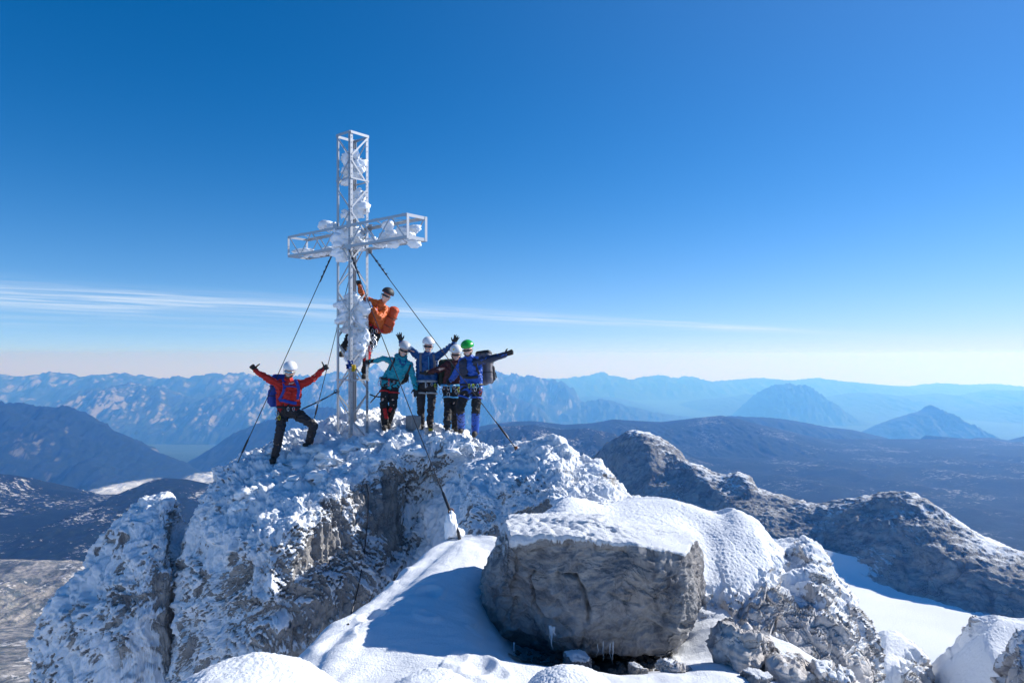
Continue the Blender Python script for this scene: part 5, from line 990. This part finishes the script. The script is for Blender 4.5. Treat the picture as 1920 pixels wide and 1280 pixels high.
# man with green helmet, arm stretched out
D = min(ray(885, 816, dflt=13.).y, 13.5); D5 = D
J = dict(head=(877,656,-.04), neck=(879,670,.0), shL=(868,677,.0), shR=(898,676,.0), pelvis=(884,726,.04), hipL=(874,731,.04), hipR=(894,731,.04), kneeL=(863,766,-.05), kneeR=(892,768,-.03), ankL=(865,800,.05), ankR=(891,804,.03), footL=(863,811,-.07), footR=(889,817,-.09), hem=.03,
    elL=(855,700,.12), elR=(922,672,.0), wrL=(846,712,.22), wrR=(946,665,-.02))
p = person('man in green helmet and dark jacket stretching one arm out to the right', J, D, 'royal_shell', 'black_cloth', 'green_shell', 'green_shell', ('fist', 'flat'), {'R': (1, -.15, .38)}, {'R': (-.1, -.2, 1)}, yaw=-.15, beard=True, gaiter='royal_shell')
harness(p, J, D, 'black', 'royal_shell', [(-.03,-.02,'lime',.05),(.04,-.02,'lime',.05),(.12,-.02,'light_blue',.05),(.08,-.08,'metal',.06),(.18,-.08,'metal',.05),(.18,-.14,'red_gaiter',.06)])
SHR, ELR, WRR = [Vector(at(*q[:2], D + q[2])) for q in (J['shR'], J['elR'], J['wrR'])]
skin('sleeve', [capsule(SHR + Vector((-.02, 0, 0)), ELR, .084, .070), capsule(ELR, WRR, .070, .056)], .011, M['navy_shell'], p['root'], 2, .014, 4)
skin('chest_yoke', [capsule(Vector(at(870,681,D-.01)), Vector(at(872,698,D-.01)), .104, .100), capsule(Vector(at(888,680,D-.01)), SHR, .098, .090)], .011, M['navy_shell'], p['root'], 2, .01, 6)
T = bvh_of([p['jacket']]); bp5 = backpack('grey and black rucksack on the man in the green helmet', 908, 690, D + .24, .34, .24, .62, 0, -.06, -.25, 'grey_pack', 'black_pack', 11)
for s_ in ([(872,672),(873,688),(876,702)], [(890,672),(893,688),(898,702)]): ribbon('shoulder_strap', T, s_, .045, M['black_pack'], bp5, .016, D)
ribbon('hip_belt', T, [(868,706),(880,708),(896,706)], .055, M['black'], bp5, .02, D)
# climber in orange hanging on the side of the cross
D = 13.80; D6 = D
J = dict(head=(724,556,-.08), neck=(715,569,-.02), shL=(700,567,-.05), shR=(724,580,.02), pelvis=(702,617,.12), hipL=(695,622,.16), hipR=(704,628,.12), kneeL=(660,618,.30), kneeR=(690,655,-.02), ankL=(644,655,.24), ankR=(684,696,.05), footL=(640,667,.14), footR=(683,709,-.06),
    elL=(681,560,-.1), elR=(712,596,-.28), wrL=(674,537,-.12), wrR=(699,579,-.24))
p = person('climber in orange jacket and black helmet hanging on the side of the cross', J, D, 'orange_shell', 'black_cloth', 'black_pack', 'red_gaiter', ('fist', 'fist'), {'L': (-.15, -.1, 1), 'R': (-.85, -.1, .5)}, {'L': (-1, 0, 0), 'R': (0, 0, 1)}, yaw=-.2, up=(.42, -.05, .9), gmat='black_glove')
p['gloves'][1].data.materials[0] = M['blue_glove']
harness(p, J, D, 'red_gaiter', 'dark_cloth', [(-.1,-.05,'metal',.06),(0,-.1,'metal',.06),(.1,-.05,'metal',.06)])
skin('knee_patch', [capsule(Vector(at(690,650,D - .03)), Vector(at(687,672,D - .02)), .080, .074)], .0105, M['red_gaiter'], p['root'], 1, .006, 5)
T = bvh_of([p['jacket']]); bp6 = backpack('orange rucksack on the climber hanging from the cross', 729, 601, D + .12, .22, .18, .56, .1, .55, -.3, 'orange_pack', 'orange_pack', 13)
ribbon('shoulder_strap', T, [(708,566),(706,580),(704,596)], .04, M['orange_pack'], bp6, .014, D); ribbon('shoulder_strap', T, [(728,576),(727,588),(722,600)], .04, M['orange_pack'], bp6, .014, D)
gearr = []; random.seed(3)
for k in range(7):
    q = Vector(at(698 + random.uniform(-2, 9), 630 + k * 4.2, D - .1)); gearr.append(tube([q + Vector((.035 * math.cos(t), .01 * math.sin(t * 2), .05 * math.sin(t))) for t in np.linspace(0, 6.28, 12)], .008, 6, False))
for q_ in gearr: poly_obj('carabiner', [q_], M['metal'], p['root'])
print('depths', D1, D2, D3, D4, D5, 'script', time.time() - T0)
